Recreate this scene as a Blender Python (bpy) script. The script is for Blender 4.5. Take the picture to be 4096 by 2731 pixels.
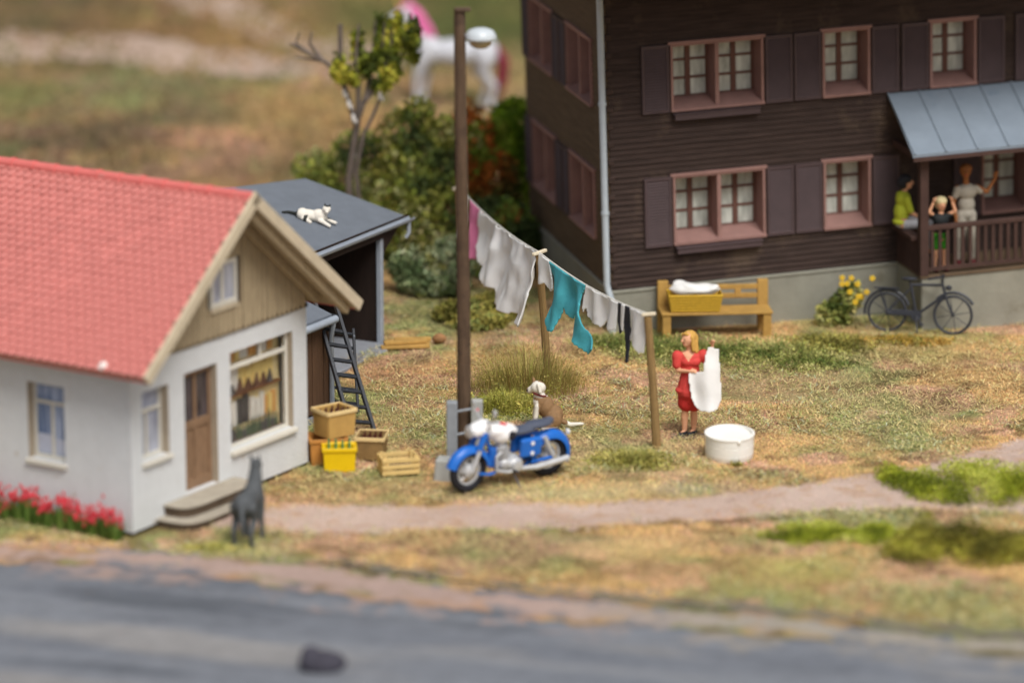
import bpy, bmesh, math, random
import numpy as np
from mathutils import Matrix, Vector, Euler, noise as mnoise

sc = bpy.context.scene
for o in list(bpy.data.objects):
    bpy.data.objects.remove(o)
R = math.radians

# ---------------------------------------------------------------- camera
cam_d = bpy.data.cameras.new('camera')
cam = bpy.data.objects.new('camera', cam_d)
sc.collection.objects.link(cam)
cam.location = (0.0, -56.0, 15.9)
cam.rotation_euler = (R(90 - 14.35), 0, 0)
cam_d.sensor_width = 36.0
cam_d.lens = 136.2
cam_d.clip_start = 0.5
cam_d.clip_end = 3000
cam_d.dof.use_dof = True
cam_d.dof.focus_distance = 60.4
cam_d.dof.aperture_fstop = 0.1362 / 0.80
cam_d.dof.aperture_blades = 9
sc.camera = cam

# ---------------------------------------------------------------- sky, sun, exposure
SUN_EL, SUN_AZ = R(55), R(156)          # azimuth clockwise from +Y: from the right, a little to the front
w = bpy.data.worlds.new('World')
sc.world = w
w.use_nodes = True
nt = w.node_tree
bg = nt.nodes['Background']
sky = nt.nodes.new('ShaderNodeTexSky')
sky.sky_type = 'NISHITA'
sky.sun_disc = False
sky.sun_elevation = SUN_EL
sky.sun_rotation = SUN_AZ
sky.air_density = 1.0
sky.dust_density = 4.0
sky.ozone_density = 0.6
hs = nt.nodes.new('ShaderNodeHueSaturation')
hs.inputs['Saturation'].default_value = 0.42
nt.links.new(sky.outputs[0], hs.inputs['Color'])
nt.links.new(hs.outputs[0], bg.inputs['Color'])
bg.inputs['Strength'].default_value = 0.056
sun_d = bpy.data.lights.new('sun', 'SUN')
sun_d.energy = 1.5
sun_d.angle = R(30)
sun_d.color = (1.0, 0.98, 0.955)
sun = bpy.data.objects.new('sun', sun_d)
sc.collection.objects.link(sun)
d_sun = Vector((math.sin(SUN_AZ) * math.cos(SUN_EL), math.cos(SUN_AZ) * math.cos(SUN_EL), math.sin(SUN_EL)))
sun.rotation_euler = d_sun.to_track_quat('Z', 'Y').to_euler()
sun.location = d_sun * 60
sc.view_settings.view_transform = 'Standard'
sc.view_settings.look = 'None'
sc.view_settings.gamma = 1
sc.view_settings.exposure = 0.90
sc.cycles.max_bounces = 8
sc.cycles.diffuse_bounces = 4

# ---------------------------------------------------------------- helpers
def S(h, k=1.0):
    h = h.lstrip('#')
    out = []
    for i in (0, 2, 4):
        c = int(h[i:i + 2], 16) / 255
        out.append((c / 12.92 if c <= .04045 else ((c + .055) / 1.055) ** 2.4) * k)
    return tuple(out)

def mat(name, col, rough=0.75, var=0.18, scale=6.0, bump=0.15, bscale=None, spec=0.3, metal=0.0, col2=None, detail=4, dist=0.02, attr=False, streak=None, mottle=None, isl=0.0):
    m = bpy.data.materials.new(name)
    m.use_nodes = True
    t = m.node_tree
    b = t.nodes['Principled BSDF']
    b.inputs['Roughness'].default_value = rough
    b.inputs['Specular IOR Level'].default_value = spec
    b.inputs['Metallic'].default_value = metal
    tc = t.nodes.new('ShaderNodeTexCoord')
    src = tc.outputs['Object']
    if streak:
        mp = t.nodes.new('ShaderNodeMapping')
        mp.inputs['Scale'].default_value = streak
        t.links.new(src, mp.inputs['Vector'])
        src = mp.outputs[0]
    n = t.nodes.new('ShaderNodeTexNoise')
    n.inputs['Scale'].default_value = scale
    n.inputs['Detail'].default_value = detail
    n.inputs['Roughness'].default_value = 0.65
    t.links.new(src, n.inputs['Vector'])
    if attr:
        at = t.nodes.new('ShaderNodeAttribute')
        at.attribute_name = 'Col'
        base = at.outputs['Color']
        hv = t.nodes.new('ShaderNodeHueSaturation')
        mr = t.nodes.new('ShaderNodeMapRange')
        mr.inputs['From Min'].default_value = .25
        mr.inputs['From Max'].default_value = .75
        mr.inputs['To Min'].default_value = 1 - var
        mr.inputs['To Max'].default_value = 1 + var
        t.links.new(n.outputs['Fac'], mr.inputs['Value'])
        t.links.new(base, hv.inputs['Color'])
        t.links.new(mr.outputs[0], hv.inputs['Value'])
        t.links.new(hv.outputs[0], b.inputs['Base Color'])
    else:
        cr = t.nodes.new('ShaderNodeValToRGB')
        c2 = col2 or col
        cr.color_ramp.elements[0].position = .3
        cr.color_ramp.elements[1].position = .7
        cr.color_ramp.elements[0].color = (*[min(1, c * (1 - var)) for c in col], 1)
        cr.color_ramp.elements[1].color = (*[min(1, c * (1 + var * .6)) for c in c2], 1)
        t.links.new(n.outputs['Fac'], cr.inputs['Fac'])
        out = cr.outputs[0]
        if mottle:
            n2 = t.nodes.new('ShaderNodeTexNoise')
            n2.inputs['Scale'].default_value = mottle[1]
            n2.inputs['Detail'].default_value = 5
            n2.inputs['Roughness'].default_value = .7
            t.links.new(tc.outputs['Object'], n2.inputs['Vector'])
            r2 = t.nodes.new('ShaderNodeMapRange')
            r2.inputs['From Min'].default_value = mottle[2]
            r2.inputs['From Max'].default_value = mottle[2] + .12
            t.links.new(n2.outputs['Fac'], r2.inputs['Value'])
            mx = t.nodes.new('ShaderNodeMix')
            mx.data_type = 'RGBA'
            t.links.new(r2.outputs[0], mx.inputs['Factor'])
            t.links.new(out, mx.inputs['A'])
            mx.inputs['B'].default_value = (*mottle[0], 1)
            out = mx.outputs['Result']
        if isl:
            ge = t.nodes.new('ShaderNodeNewGeometry'); mr = t.nodes.new('ShaderNodeMapRange'); hv = t.nodes.new('ShaderNodeHueSaturation')
            mr.inputs['To Min'].default_value = 1 - isl; mr.inputs['To Max'].default_value = 1 + isl
            t.links.new(ge.outputs['Random Per Island'], mr.inputs['Value']); t.links.new(mr.outputs[0], hv.inputs['Value']); t.links.new(out, hv.inputs['Color'])
            out = hv.outputs[0]
        t.links.new(out, b.inputs['Base Color'])
    if bump:
        n3 = t.nodes.new('ShaderNodeTexNoise')
        n3.inputs['Scale'].default_value = bscale or scale * 5
        n3.inputs['Detail'].default_value = 4
        t.links.new(src, n3.inputs['Vector'])
        bp = t.nodes.new('ShaderNodeBump')
        bp.inputs['Strength'].default_value = bump
        bp.inputs['Distance'].default_value = dist
        t.links.new(n3.outputs['Fac'], bp.inputs['Height'])
        t.links.new(bp.outputs[0], b.inputs['Normal'])
    return m

COL = sc.collection

def tag(o, label=None, cat=None, group=None, kind=None):
    if label: o['label'] = label
    if cat: o['category'] = cat
    if group: o['group'] = group
    if kind: o['kind'] = kind
    return o

def empty(name, loc=(0, 0, 0), rz=0.0, label=None, cat=None, group=None, rot=None):
    o = bpy.data.objects.new(name, None)
    o.empty_display_size = .1
    o.location = loc
    o.rotation_euler = rot if rot else (0, 0, rz)
    COL.objects.link(o)
    return tag(o, label, cat, group)

class MB:
    """collects closed shapes, then links them as one mesh object"""
    def __init__(s):
        s.v = []; s.f = []; s.m = []; s.cur = 0; s.T = None
    def add(s, vs, fs):
        k = len(s.v)
        if s.T is not None:
            vs = [s.T @ Vector(p) for p in vs]
        s.v += [tuple(p) for p in vs]
        s.f += [tuple(i + k for i in f) for f in fs]
        s.m += [s.cur] * len(fs)
        return s
    def box(s, a, b):
        (x0, y0, z0), (x1, y1, z1) = a, b
        return s.add([(x0, y0, z0), (x1, y0, z0), (x1, y1, z0), (x0, y1, z0), (x0, y0, z1), (x1, y0, z1), (x1, y1, z1), (x0, y1, z1)],
                     [(0, 3, 2, 1), (4, 5, 6, 7), (0, 1, 5, 4), (1, 2, 6, 5), (2, 3, 7, 6), (3, 0, 4, 7)])
    def cbox(s, c, d, rot=None):
        M = Matrix.Translation(c) @ (Euler(rot).to_matrix().to_4x4() if rot else Matrix())
        old = s.T
        s.T = M if old is None else old @ M
        s.box((-d[0] / 2, -d[1] / 2, -d[2] / 2), (d[0] / 2, d[1] / 2, d[2] / 2))
        s.T = old
        return s
    def beam(s, p, q, wd, ht, up=(0, 0, 1)):
        p, q = Vector(p), Vector(q)
        d = (q - p)
        L = d.length
        d.normalize()
        sd = d.cross(Vector(up))
        if sd.length < 1e-5: sd = Vector((1, 0, 0))
        sd.normalize()
        u = sd.cross(d)
        vs = []
        for t in (p, q):
            for i, j in ((-1, -1), (1, -1), (1, 1), (-1, 1)):
                vs.append(t + sd * (i * wd / 2) + u * (j * ht / 2))
        return s.add(vs, [(0, 1, 2, 3), (7, 6, 5, 4), (0, 4, 5, 1), (1, 5, 6, 2), (2, 6, 7, 3), (3, 7, 4, 0)])
    def tube(s, pts, r, n=8, closed=False):
        pts = [Vector(p) for p in pts]
        rs = r if isinstance(r, (list, tuple)) else [r] * len(pts)
        vs = []
        N = len(pts)
        prev = None
        for i, p in enumerate(pts):
            if closed:
                d = pts[(i + 1) % N] - pts[i - 1]
            else:
                d = pts[min(i + 1, N - 1)] - pts[max(i - 1, 0)]
            d.normalize()
            if prev is None:
                a = d.cross(Vector((0, 0, 1)))
                if a.length < .1: a = d.cross(Vector((1, 0, 0)))
            else:
                a = prev - d * prev.dot(d)
            a.normalize()
            prev = a
            b = d.cross(a)
            for k in range(n):
                t = 2 * math.pi * k / n
                vs.append(p + (a * math.cos(t) + b * math.sin(t)) * rs[i])
        fs = []
        for i in range(N if closed else N - 1):
            j = (i + 1) % N
            for k in range(n):
                k2 = (k + 1) % n
                fs.append((i * n + k, i * n + k2, j * n + k2, j * n + k))
        if not closed:
            fs.append(tuple(range(n - 1, -1, -1)))
            fs.append(tuple((N - 1) * n + k for k in range(n)))
        return s.add(vs, fs)
    def lathe(s, prof, n=24, M=None, closed=False):
        """prof: list of (r,z); ends on the axis are merged to n-gons"""
        vs = []
        for r, z in prof:
            for k in range(n):
                t = 2 * math.pi * k / n
                vs.append(Vector((r * math.cos(t), r * math.sin(t), z)))
        if M is not None: vs = [M @ p for p in vs]
        fs = []
        P = len(prof)
        for i in range(P if closed else P - 1):
            j = (i + 1) % P
            for k in range(n):
                k2 = (k + 1) % n
                fs.append((i * n + k, i * n + k2, j * n + k2, j * n + k))
        if not closed:
            fs.append(tuple(range(n - 1, -1, -1)))
            fs.append(tuple((P - 1) * n + k for k in range(n)))
        return s.add(vs, fs)
    def prism(s, poly, d, M=None):
        """poly 2-D outline in (x,z), extruded from y=0 to y=d"""
        n = len(poly)
        vs = [Vector((x, 0, z)) for x, z in poly] + [Vector((x, d, z)) for x, z in poly]
        if M is not None: vs = [M @ p for p in vs]
        fs = [tuple(range(n)), tuple(range(2 * n - 1, n - 1, -1))]
        for i in range(n):
            j = (i + 1) % n
            fs.append((j, i, n + i, n + j))
        return s.add(vs, fs)
    def ball(s, c, r, n=12, rot=None):
        r = r if isinstance(r, (list, tuple)) else (r, r, r)
        m = max(4, n // 2)
        Mx = Euler(rot).to_matrix() if rot else Matrix.Identity(3)
        c = Vector(c)
        vs = [c + Mx @ Vector((0, 0, r[2]))]
        for i in range(1, m):
            ph = math.pi * i / m
            for k in range(n):
                t = 2 * math.pi * k / n
                vs.append(c + Mx @ Vector((r[0] * math.sin(ph) * math.cos(t), r[1] * math.sin(ph) * math.sin(t), r[2] * math.cos(ph))))
        vs.append(c - Mx @ Vector((0, 0, r[2])))
        fs = [(0, 1 + k, 1 + (k + 1) % n) for k in range(n)]
        for i in range(m - 2):
            for k in range(n):
                k2 = (k + 1) % n
                fs.append((1 + i * n + k, 1 + (i + 1) * n + k, 1 + (i + 1) * n + k2, 1 + i * n + k2))
        last = len(vs) - 1
        b = 1 + (m - 2) * n
        fs += [(last, b + (k + 1) % n, b + k) for k in range(n)]
        return s.add(vs, fs)
    def mesh(s, name, mats):
        me = bpy.data.meshes.new(name)
        me.from_pydata(s.v, [], s.f)
        for m in (mats if isinstance(mats, (list, tuple)) else [mats]):
            me.materials.append(m)
        if any(s.m):
            me.polygons.foreach_set('material_index', s.m)
        bm = bmesh.new()
        bm.from_mesh(me)
        bmesh.ops.recalc_face_normals(bm, faces=bm.faces)
        bm.to_mesh(me)
        bm.free()
        return me
    def build(s, name, mats, parent=None, smooth=False, bevel=0, loc=None, rot=None, seg=1):
        me = s.mesh(name, mats)
        return link(name, me, parent, smooth, bevel, loc, rot, seg)

def link(name, me, parent=None, smooth=False, bevel=0, loc=None, rot=None, seg=1):
    if smooth:
        me.polygons.foreach_set('use_smooth', [True] * len(me.polygons))
        if smooth != 'all':
            me.set_sharp_from_angle(angle=R(40))
    o = bpy.data.objects.new(name, me)
    COL.objects.link(o)
    if parent: o.parent = parent
    if loc is not None: o.location = loc
    if rot is not None: o.rotation_euler = rot
    if bevel:
        b = o.modifiers.new('bevel', 'BEVEL')
        b.width = bevel
        b.segments = seg
        b.limit_method = 'ANGLE'
    return o

def inst(src, name, parent, loc=None, rot=None, scale=None):
    o = src.copy()
    o.name = name
    COL.objects.link(o)
    o.parent = parent
    if loc is not None: o.location = loc
    if rot is not None: o.rotation_euler = rot
    if scale is not None: o.scale = scale
    return o

def shape(prims, voxel=.01, smooth=2, mats=None, pick=None):
    """one continuous skin over tapered limbs ('c',p,q,r0,r1) and ellipsoids ('e',c,radii[,rot])"""
    mb = MB()
    for p in prims:
        if p[0] == 'c':
            a, b = Vector(p[1]), Vector(p[2])
            ra, rb = p[3], p[4]
            d = (b - a)
            L = max(d.length, 1e-4)
            M = Matrix.Translation(a) @ d.to_track_quat('Z', 'Y').to_matrix().to_4x4()
            prof = []
            for i in range(5): prof.append((ra * math.sin(math.pi / 2 * (i + .15) / 5), -ra * math.cos(math.pi / 2 * (i + .15) / 5)))
            prof += [(ra, 0), (rb, L)]
            for i in range(4, -1, -1): prof.append((rb * math.sin(math.pi / 2 * (i + .15) / 5), L + rb * math.cos(math.pi / 2 * (i + .15) / 5)))
            mb.lathe(prof, 12, M)
        else:
            mb.ball(p[1], p[2], 16, p[3] if len(p) > 3 else None)
    me = mb.mesh('tmp', [])
    o = bpy.data.objects.new('tmp', me)
    COL.objects.link(o)
    r = o.modifiers.new('r', 'REMESH')
    r.mode = 'VOXEL'
    r.voxel_size = voxel
    if smooth:
        q = o.modifiers.new('s', 'SMOOTH')
        q.factor = .5
        q.iterations = smooth
    dg = bpy.context.evaluated_depsgraph_get()
    out = bpy.data.meshes.new_from_object(o.evaluated_get(dg))
    bpy.data.objects.remove(o)
    bpy.data.meshes.remove(me)
    for m in (mats if isinstance(mats, (list, tuple)) else [mats]):
        out.materials.append(m)
    if pick:
        idx = [pick(p.center) for p in out.polygons]
        out.polygons.foreach_set('material_index', idx)
    out.polygons.foreach_set('use_smooth', [True] * len(out.polygons))
    return out

rng = np.random.default_rng(7)
random.seed(7)

def vnoise(x, y, seed=0, scale=1.0, octv=4, gain=.5):
    """fractal value noise, 0..1"""
    x = np.asarray(x, float) * scale; y = np.asarray(y, float) * scale
    tot = np.zeros(np.broadcast(x, y).shape); amp = 1.0; s = 0.0
    g = np.random.default_rng(seed).random((64, 64))
    for o in range(octv):
        xi = np.floor(x).astype(int); yi = np.floor(y).astype(int)
        fx = x - xi; fy = y - yi
        fx = fx * fx * (3 - 2 * fx); fy = fy * fy * (3 - 2 * fy)
        a = g[xi % 64, yi % 64]; b = g[(xi + 1) % 64, yi % 64]; c = g[xi % 64, (yi + 1) % 64]; d = g[(xi + 1) % 64, (yi + 1) % 64]
        tot += amp * ((a * (1 - fx) + b * fx) * (1 - fy) + (c * (1 - fx) + d * fx) * fy)
        s += amp; amp *= gain; x = x * 2.03 + 11.3; y = y * 2.03 + 5.7
    return tot / s

def tri_object(name, V, F, C, material, parent=None, smooth=False):
    """V (n,3) float, F (m,k) int, C (n,3) vertex colours -> one mesh object"""
    me = bpy.data.meshes.new(name)
    n, m, k = len(V), len(F), F.shape[1]
    me.vertices.add(n)
    me.vertices.foreach_set('co', np.ascontiguousarray(V, np.float32).ravel())
    me.loops.add(m * k)
    me.loops.foreach_set('vertex_index', np.ascontiguousarray(F, np.int32).ravel())
    me.polygons.add(m)
    me.polygons.foreach_set('loop_start', np.arange(0, m * k, k, dtype=np.int32))
    me.polygons.foreach_set('loop_total', np.full(m, k, np.int32))
    at = me.color_attributes.new('Col', 'FLOAT_COLOR', 'POINT')
    rgba = np.ones((n, 4), np.float32)
    rgba[:, :3] = C
    at.data.foreach_set('color', rgba.ravel())
    me.materials.append(material)
    me.update(calc_edges=True)
    me.validate()
    if smooth:
        me.polygons.foreach_set('use_smooth', [True] * m)
    o = bpy.data.objects.new(name, me)
    COL.objects.link(o)
    if parent: o.parent = parent
    return o

# ================================================================ ground, road, paths
def hexs(h): return np.array(S(h))
BLOBS = [(4.32,3.47,1.5,1.4,'b9875f',0.6),(3.07,0.78,1.1,1.0,'bd9050',0.7),(5.51,1.40,1.5,1.4,'aa9c5c',0.5),(3.37,5.26,1.6,0.9,'8f8a45',0.6),(-1.52,1.65,0.9,1.3,'b58a4e',0.6),(-1.93,4.01,0.8,1.5,'a8744a',0.6),(1.83,-1.01,1.1,1.0,'a9a55a',0.5),(0.77,-2.69,1.5,0.7,'b9b074',0.7),(-2.60,-2.58,0.8,0.7,'bd9250',0.6),(2.66,-2.47,1.0,0.5,'a9b08a',0.6),(6.97,5.69,1.5,1.6,'bd9448',0.6),(-0.71,8.07,0.8,2.2,'85854a',0.7),(-1.11,-2.14,0.7,0.5,'b98a55',0.6),(0.02,-5.00,3.2,0.5,'a5825c',0.6),(1.63,-5.26,0.8,0.5,'d0aa62',0.8),(3.06,-6.47,2.3,0.9,'b08a42',0.6),(4.96,-7.95,1.6,0.8,'ad8a46',0.6),(4.63,-7.13,0.5,0.4,'c58a62',0.7),(-3.90,-5.50,1.1,0.4,'b8ad66',0.7),(4.08,-6.08,0.8,0.5,'a8a040',0.6),(-8.52,23.56,3,5,'6d5d42',0.8),(-6.01,22.87,1.3,2.6,'cc9068',0.85),(-5.06,26.69,1.8,3.5,'c89a4c',0.85),(-9.00,29.26,3.5,4,'8f8a55',0.6),(-7.31,36.40,4,5,'9c7436',0.7),(-3.92,35.79,3,4,'a98138',0.5),(-2.10,38.29,3,7,'6d7030',0.8),(-0.49,37.03,3,9,'5f6a25',0.8),(-11.89,39.59,4,9,'6b5a38',0.7),(-0.45,29.53,1.5,4,'c09a58',0.7),(-7.12,26.44,1.5,2,'7a6a48',0.6),(-8.30,26.94,0.8,1.2,'9aa050',0.6),(-10.92,28.21,1,2,'8a8a35',0.6),(-5.34,19.59,1.5,2.5,'a5784e',0.6),(-4.36,24.03,1.0,3,'a88548',0.6)]
def gz(x, y):
    x = np.asarray(x, float); y = np.asarray(y, float)
    far = np.clip((y - 12) / 14, 0, 1)
    n = vnoise(x, y, 3, .35, 3) - .5
    n2 = vnoise(x, y, 4, 1.9, 3) - .5
    return n * (.10 + .5 * far) * np.clip((y + 8) / 4, .15, 1) + n2 * .045 - .012
def gcol(x, y):
    x = np.asarray(x, float); y = np.asarray(y, float)
    a = vnoise(x, y, 11, .55, 4)[..., None]
    b = vnoise(x, y, 12, 1.3, 4)[..., None]
    c = vnoise(x, y, 13, 2.7, 3)[..., None]
    o = hexs('c69850'); g = hexs('8c8f48'); p = hexs('c4906c'); dk = hexs('6c522c')
    col = o * np.ones_like(a)
    k = np.clip((a - .47) * 9, 0, 1); col = col * (1 - k) + g * k
    k = np.clip((b - .54) * 9, 0, 1) * .85; col = col * (1 - k) + p * k
    k = np.clip((c - .55) * 9, 0, 1) * .65; col = col * (1 - k) + dk * k
    wob = (vnoise(x, y, 21, .9, 3) - .5)
    for bx, by, rx, ry, h, s in BLOBS:
        d = np.sqrt(((x - bx) / rx) ** 2 + ((y - by) / ry) ** 2) + wob * 1.1
        k = (np.clip(1.25 - d, 0, 1) ** .8 * s)[..., None]
        col = col * (1 - k) + hexs(h) * k
    fk = (1.10 - .38 * np.clip((y - 13) / 6, 0, 1))[..., None]  # vignette shading painted into the ground colour: far meadow darker than the yard
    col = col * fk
    lum = (col @ np.array([.3, .55, .15]))[..., None]
    return col * .74 + lum * np.array([1.04, 1.0, .88]) * .26

def soil_mat():
    m = mat('ground_cover', (1, 1, 1), rough=.95, var=.5, scale=16, bump=.8, bscale=45, spec=.1, attr=True, detail=6, dist=.05)
    return m
M_ground = soil_mat()
xs = np.concatenate([np.linspace(-900, -60, 9), np.linspace(-45, -14, 14), np.arange(-12, 12.01, .14), np.linspace(14, 45, 14), np.linspace(60, 900, 9)])
ys = np.concatenate([np.linspace(-300, -40, 6), np.linspace(-30, -15, 8), np.arange(-13, 14, .14), np.arange(14, 60, .5), np.linspace(62, 120, 24), np.linspace(140, 1500, 14)])
X, Y = np.meshgrid(xs, ys)
Z = gz(X, Y)
V = np.stack([X, Y, Z], -1).reshape(-1, 3)
nx_, ny_ = len(xs), len(ys)
I = np.arange(nx_ * ny_).reshape(ny_, nx_)
F = np.stack([I[:-1, :-1], I[:-1, 1:], I[1:, 1:], I[1:, :-1]], -1).reshape(-1, 4)
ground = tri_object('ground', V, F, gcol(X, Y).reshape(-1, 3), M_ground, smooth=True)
tag(ground, 'ochre and olive scattered ground of the yard and meadow', 'ground', kind='structure')

def band(name, up, lo, colf, z, nu=220, nv=18, rag=.12, material=None, soft=(0, 0), under=None):
    """sheet between two outlines, with ragged long edges, following the ground"""
    up = np.array(up); lo = np.array(lo)
    def res(l):
        d = np.concatenate([[0], np.cumsum(np.hypot(*np.diff(l, axis=0).T))])
        t = np.linspace(0, d[-1], nu)
        return np.stack([np.interp(t, d, l[:, 0]), np.interp(t, d, l[:, 1])], -1)
    U, L = res(up), res(lo)
    U[:, 1] += (vnoise(U[:, 0], U[:, 1] * 0, 31, 2.2, 6, .7) - .5) * rag * 4
    L[:, 1] += (vnoise(L[:, 0], L[:, 1] * 0, 32, 2.2, 6, .7) - .5) * rag * 4
    t = np.linspace(0, 1, nv)[:, None, None]
    G = U[None] * (1 - t) + L[None] * t
    x, y = G[..., 0], G[..., 1]
    zz = gz(x, y) + z
    V = np.stack([x, y, zz], -1).reshape(-1, 3)
    I = np.arange(nu * nv).reshape(nv, nu)
    F = np.stack([I[:-1, :-1], I[1:, :-1], I[1:, 1:], I[:-1, 1:]], -1).reshape(-1, 4)
    col = colf(x, y)
    un = (under or gcol)(x, y)
    nz = vnoise(x, y, 33, 3.5, 4, .65)
    for w_, tt in ((soft[0], t[..., 0]), (soft[1], 1 - t[..., 0])):
        if w_:
            wid = np.hypot(*(U - L).T)[None]
            k = np.clip(.95 - tt * wid / w_ + (nz - .5) * 2.2, 0, 1)[..., None]
            col = col * (1 - k) + un * k
    return tri_object(name, V, F, col.reshape(-1, 3), material, smooth=True)

M_gravel = mat('fine_gravel', (1, 1, 1), rough=.95, var=.22, scale=26, bump=.6, bscale=60, spec=.1, attr=True, detail=6, dist=.03)
M_road = mat('worn_asphalt', (1, 1, 1), rough=.85, var=.16, scale=3, bump=.25, bscale=70, spec=.25, attr=True, detail=7)
def c_path(x, y):
    n = vnoise(x, y, 41, 1.2, 4)[..., None]; n2 = vnoise(x, y, 42, 4, 3)[..., None]
    c = hexs('b39888') * (1 - n) + hexs('c8b2a4') * n
    k = np.clip((n2 - .58) * 5, 0, 1) * .5
    return c * (1 - k) + hexs('b08a68') * k
def c_road(x, y):
    yy = y + .30 * x
    n = vnoise(x * .22, yy * 2.0, 43, 1.0, 5, .6)[..., None]; n2 = vnoise(x * .25, yy * 1.6, 44, .9, 4, .6)[..., None]
    c = hexs('5c6068') * (1 - n) + hexs('82858a') * n
    k = np.clip((n2 - .53) * 6, 0, 1) * .35; c = c * (1 - k) + hexs('a59d92') * k
    k = np.clip((.42 - n2) * 6, 0, 1) * .55; c = c * (1 - k) + hexs('42464c') * k
    return c
def c_verge(x, y):
    n = vnoise(x, y, 45, 1.1, 4)[..., None]
    k = np.clip((x - .3) / 2.5, 0, 1)[..., None]
    c = hexs('b59d92') * (1 - n) + hexs('a08a80') * n
    return c * (1 - k) + hexs('9c9488') * k
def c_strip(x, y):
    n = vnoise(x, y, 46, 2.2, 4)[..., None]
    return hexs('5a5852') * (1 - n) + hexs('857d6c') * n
ROAD_UP = [(-14, -5.0), (-8.79, -5.34), (-6.97, -5.6), (-4.56, -6.12), (-2.75, -6.94), (-1.0, -7.68), (0.7, -8.22), (2.93, -8.66), (4.56, -9.18), (6.45, -9.69), (7.76, -10.02), (14, -11.4)]
VERGE_UP = [(-14, -4.8), (-8.83, -5.1), (-7.03, -5.14), (-5.52, -5.34), (-4.0, -5.65), (-2.5, -6.18), (-1.02, -6.81), (0.71, -7.55), (2.97, -8.04), (4.61, -8.66), (6.51, -9.21), (7.84, -9.52), (14, -10.9)]
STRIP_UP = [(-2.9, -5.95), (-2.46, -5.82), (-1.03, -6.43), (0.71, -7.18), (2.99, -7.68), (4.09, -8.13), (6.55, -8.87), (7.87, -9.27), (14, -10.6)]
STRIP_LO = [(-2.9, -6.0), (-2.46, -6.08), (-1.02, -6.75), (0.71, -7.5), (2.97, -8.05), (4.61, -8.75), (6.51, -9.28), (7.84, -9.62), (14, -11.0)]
road = band('road', ROAD_UP, [(-16, -40), (16, -46)], c_road, .02, 420, 520, .10, M_road, (.8, 0), lambda x, y: np.where((vnoise(x, y, 36, 1.6, 3) > .5)[..., None], c_verge(x, y) * .8, c_road(x, y) * .9))
tag(road, 'worn grey road in the foreground', 'road', kind='structure')
verge = band('road_verge', VERGE_UP, [(a, b - .25) for a, b in ROAD_UP], c_verge, .028, 520, 36, .16, M_gravel, (.3, .5), lambda x, y: np.where((vnoise(x, y, 35, 1.1, 3) > .47)[..., None], gcol(x, y) * .72, c_road(x, y)))
tag(verge, 'pinkish gravel verge along the road', 'verge', kind='structure')
strip = band('road_edge', STRIP_UP, STRIP_LO, c_strip, .04, 520, 16, .13, M_gravel, (.2, .14), lambda x, y: gcol(x, y) * .8)  # dark grey-brown band laid where the grass meets the road
tag(strip, 'dark ragged strip between grass and road', 'road edge', kind='structure')
PATH_UP = [(-4.2, -3.4), (-2.32, -3.34), (-0.47, -3.23), (1.07, -3.34), (2.01, -3.02), (3.28, -2.63), (4.57, -2.1), (5.9, -1.42), (7.71, 0.12), (8.77, 0.78), (12, 2.5)]
PATH_LO = [(-4.2, -4.3), (-2.27, -4.53), (-0.46, -4.39), (1.06, -4.2), (1.98, -3.99), (3.22, -3.7), (4.46, -3.49), (5.69, -3.45), (7.22, -3.66), (8.11, -3.76), (12, -3.8)]
path = band('garden_path', [(a, b + .16) for a, b in PATH_UP], [(a, b - .16) for a, b in PATH_LO], c_path, .02, 620, 60, .12, M_gravel, (.24, .24))
tag(path, 'pinkish gravel path curving past the cottage', 'path', kind='structure')
for k_, l_ in enumerate(([(-18, 34.2), (-12.0, 33.9), (-9.45, 33.7), (-7.62, 32.55), (-5.75, 31.71), (-3.0, 30.6)], [(-9.9, 46), (-8.93, 43.0), (-7.58, 39.92), (-6.36, 37.97), (-4.94, 35.19), (-3.8, 32.84), (-3.0, 31)])):
    a_ = [(p[0] + (.75 if k_ else 0), p[1] + (.3 if k_ else 1.3)) for p in l_]; b_ = [(p[0] - (.75 if k_ else 0), p[1] - (.3 if k_ else 1.3)) for p in l_]
    t_ = band('field_track', a_, b_, lambda x, y: hexs('ab9585') * (.85 + .3 * vnoise(x, y, 47, 1, 3)[..., None]), .03 + .004 * k_, 120, 10, .2, M_gravel)
    tag(t_, ['pale dirt track crossing the far meadow', 'pale dirt track running to the back of the meadow'][k_], 'track', kind='structure')

# ---------------------------------------------------------------- fibres and crumbs strewn over the ground
def in_poly(x, y, poly):
    r = np.zeros(x.shape, bool)
    n = len(poly); j = n - 1
    for i in range(n):
        xi, yi = poly[i]; xj, yj = poly[j]
        r ^= ((yi > y) != (yj > y)) & (x < (xj - xi) * (y - yi) / (yj - yi + 1e-12) + xi)
        j = i
    return r
PATH_POLY = PATH_UP + PATH_LO[::-1]
ROAD_POLY = STRIP_UP[1:] + [(16, -30), (-16, -30), (-14, -5.0), (-8.8, -5.2), (-5.5, -5.5), (-3.2, -5.85)]
COT = [(-5.24, -4.76), (-3.0, -1.22), (-8.1, 2.0), (-10.3, -1.55)]
CHA = [(1.68, 6.6), (10.5, 8.9), (9, 16), (0.2, 12)]
SHED = [(-2.05, 6.0), (-3.6, 3.3), (-5.1, 4.2), (-3.7, 7.0)]
HUT = [(-2.84, 1.83), (-3.5, .7), (-4.6, 1.3), (-4.0, 2.5)]
def free(x, y):
    k = ~in_poly(x, y, COT)
    for p in (CHA, SHED, HUT): k &= ~in_poly(x, y, p)
    return k
def jitter(c, amt, g):
    k = 1 + (g.random((len(c), 1)) - .5) * 2 * amt
    h = 1 + (g.random((len(c), 3)) - .5) * amt * .5
    return np.clip(c * k * h, 0, 1)
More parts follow.
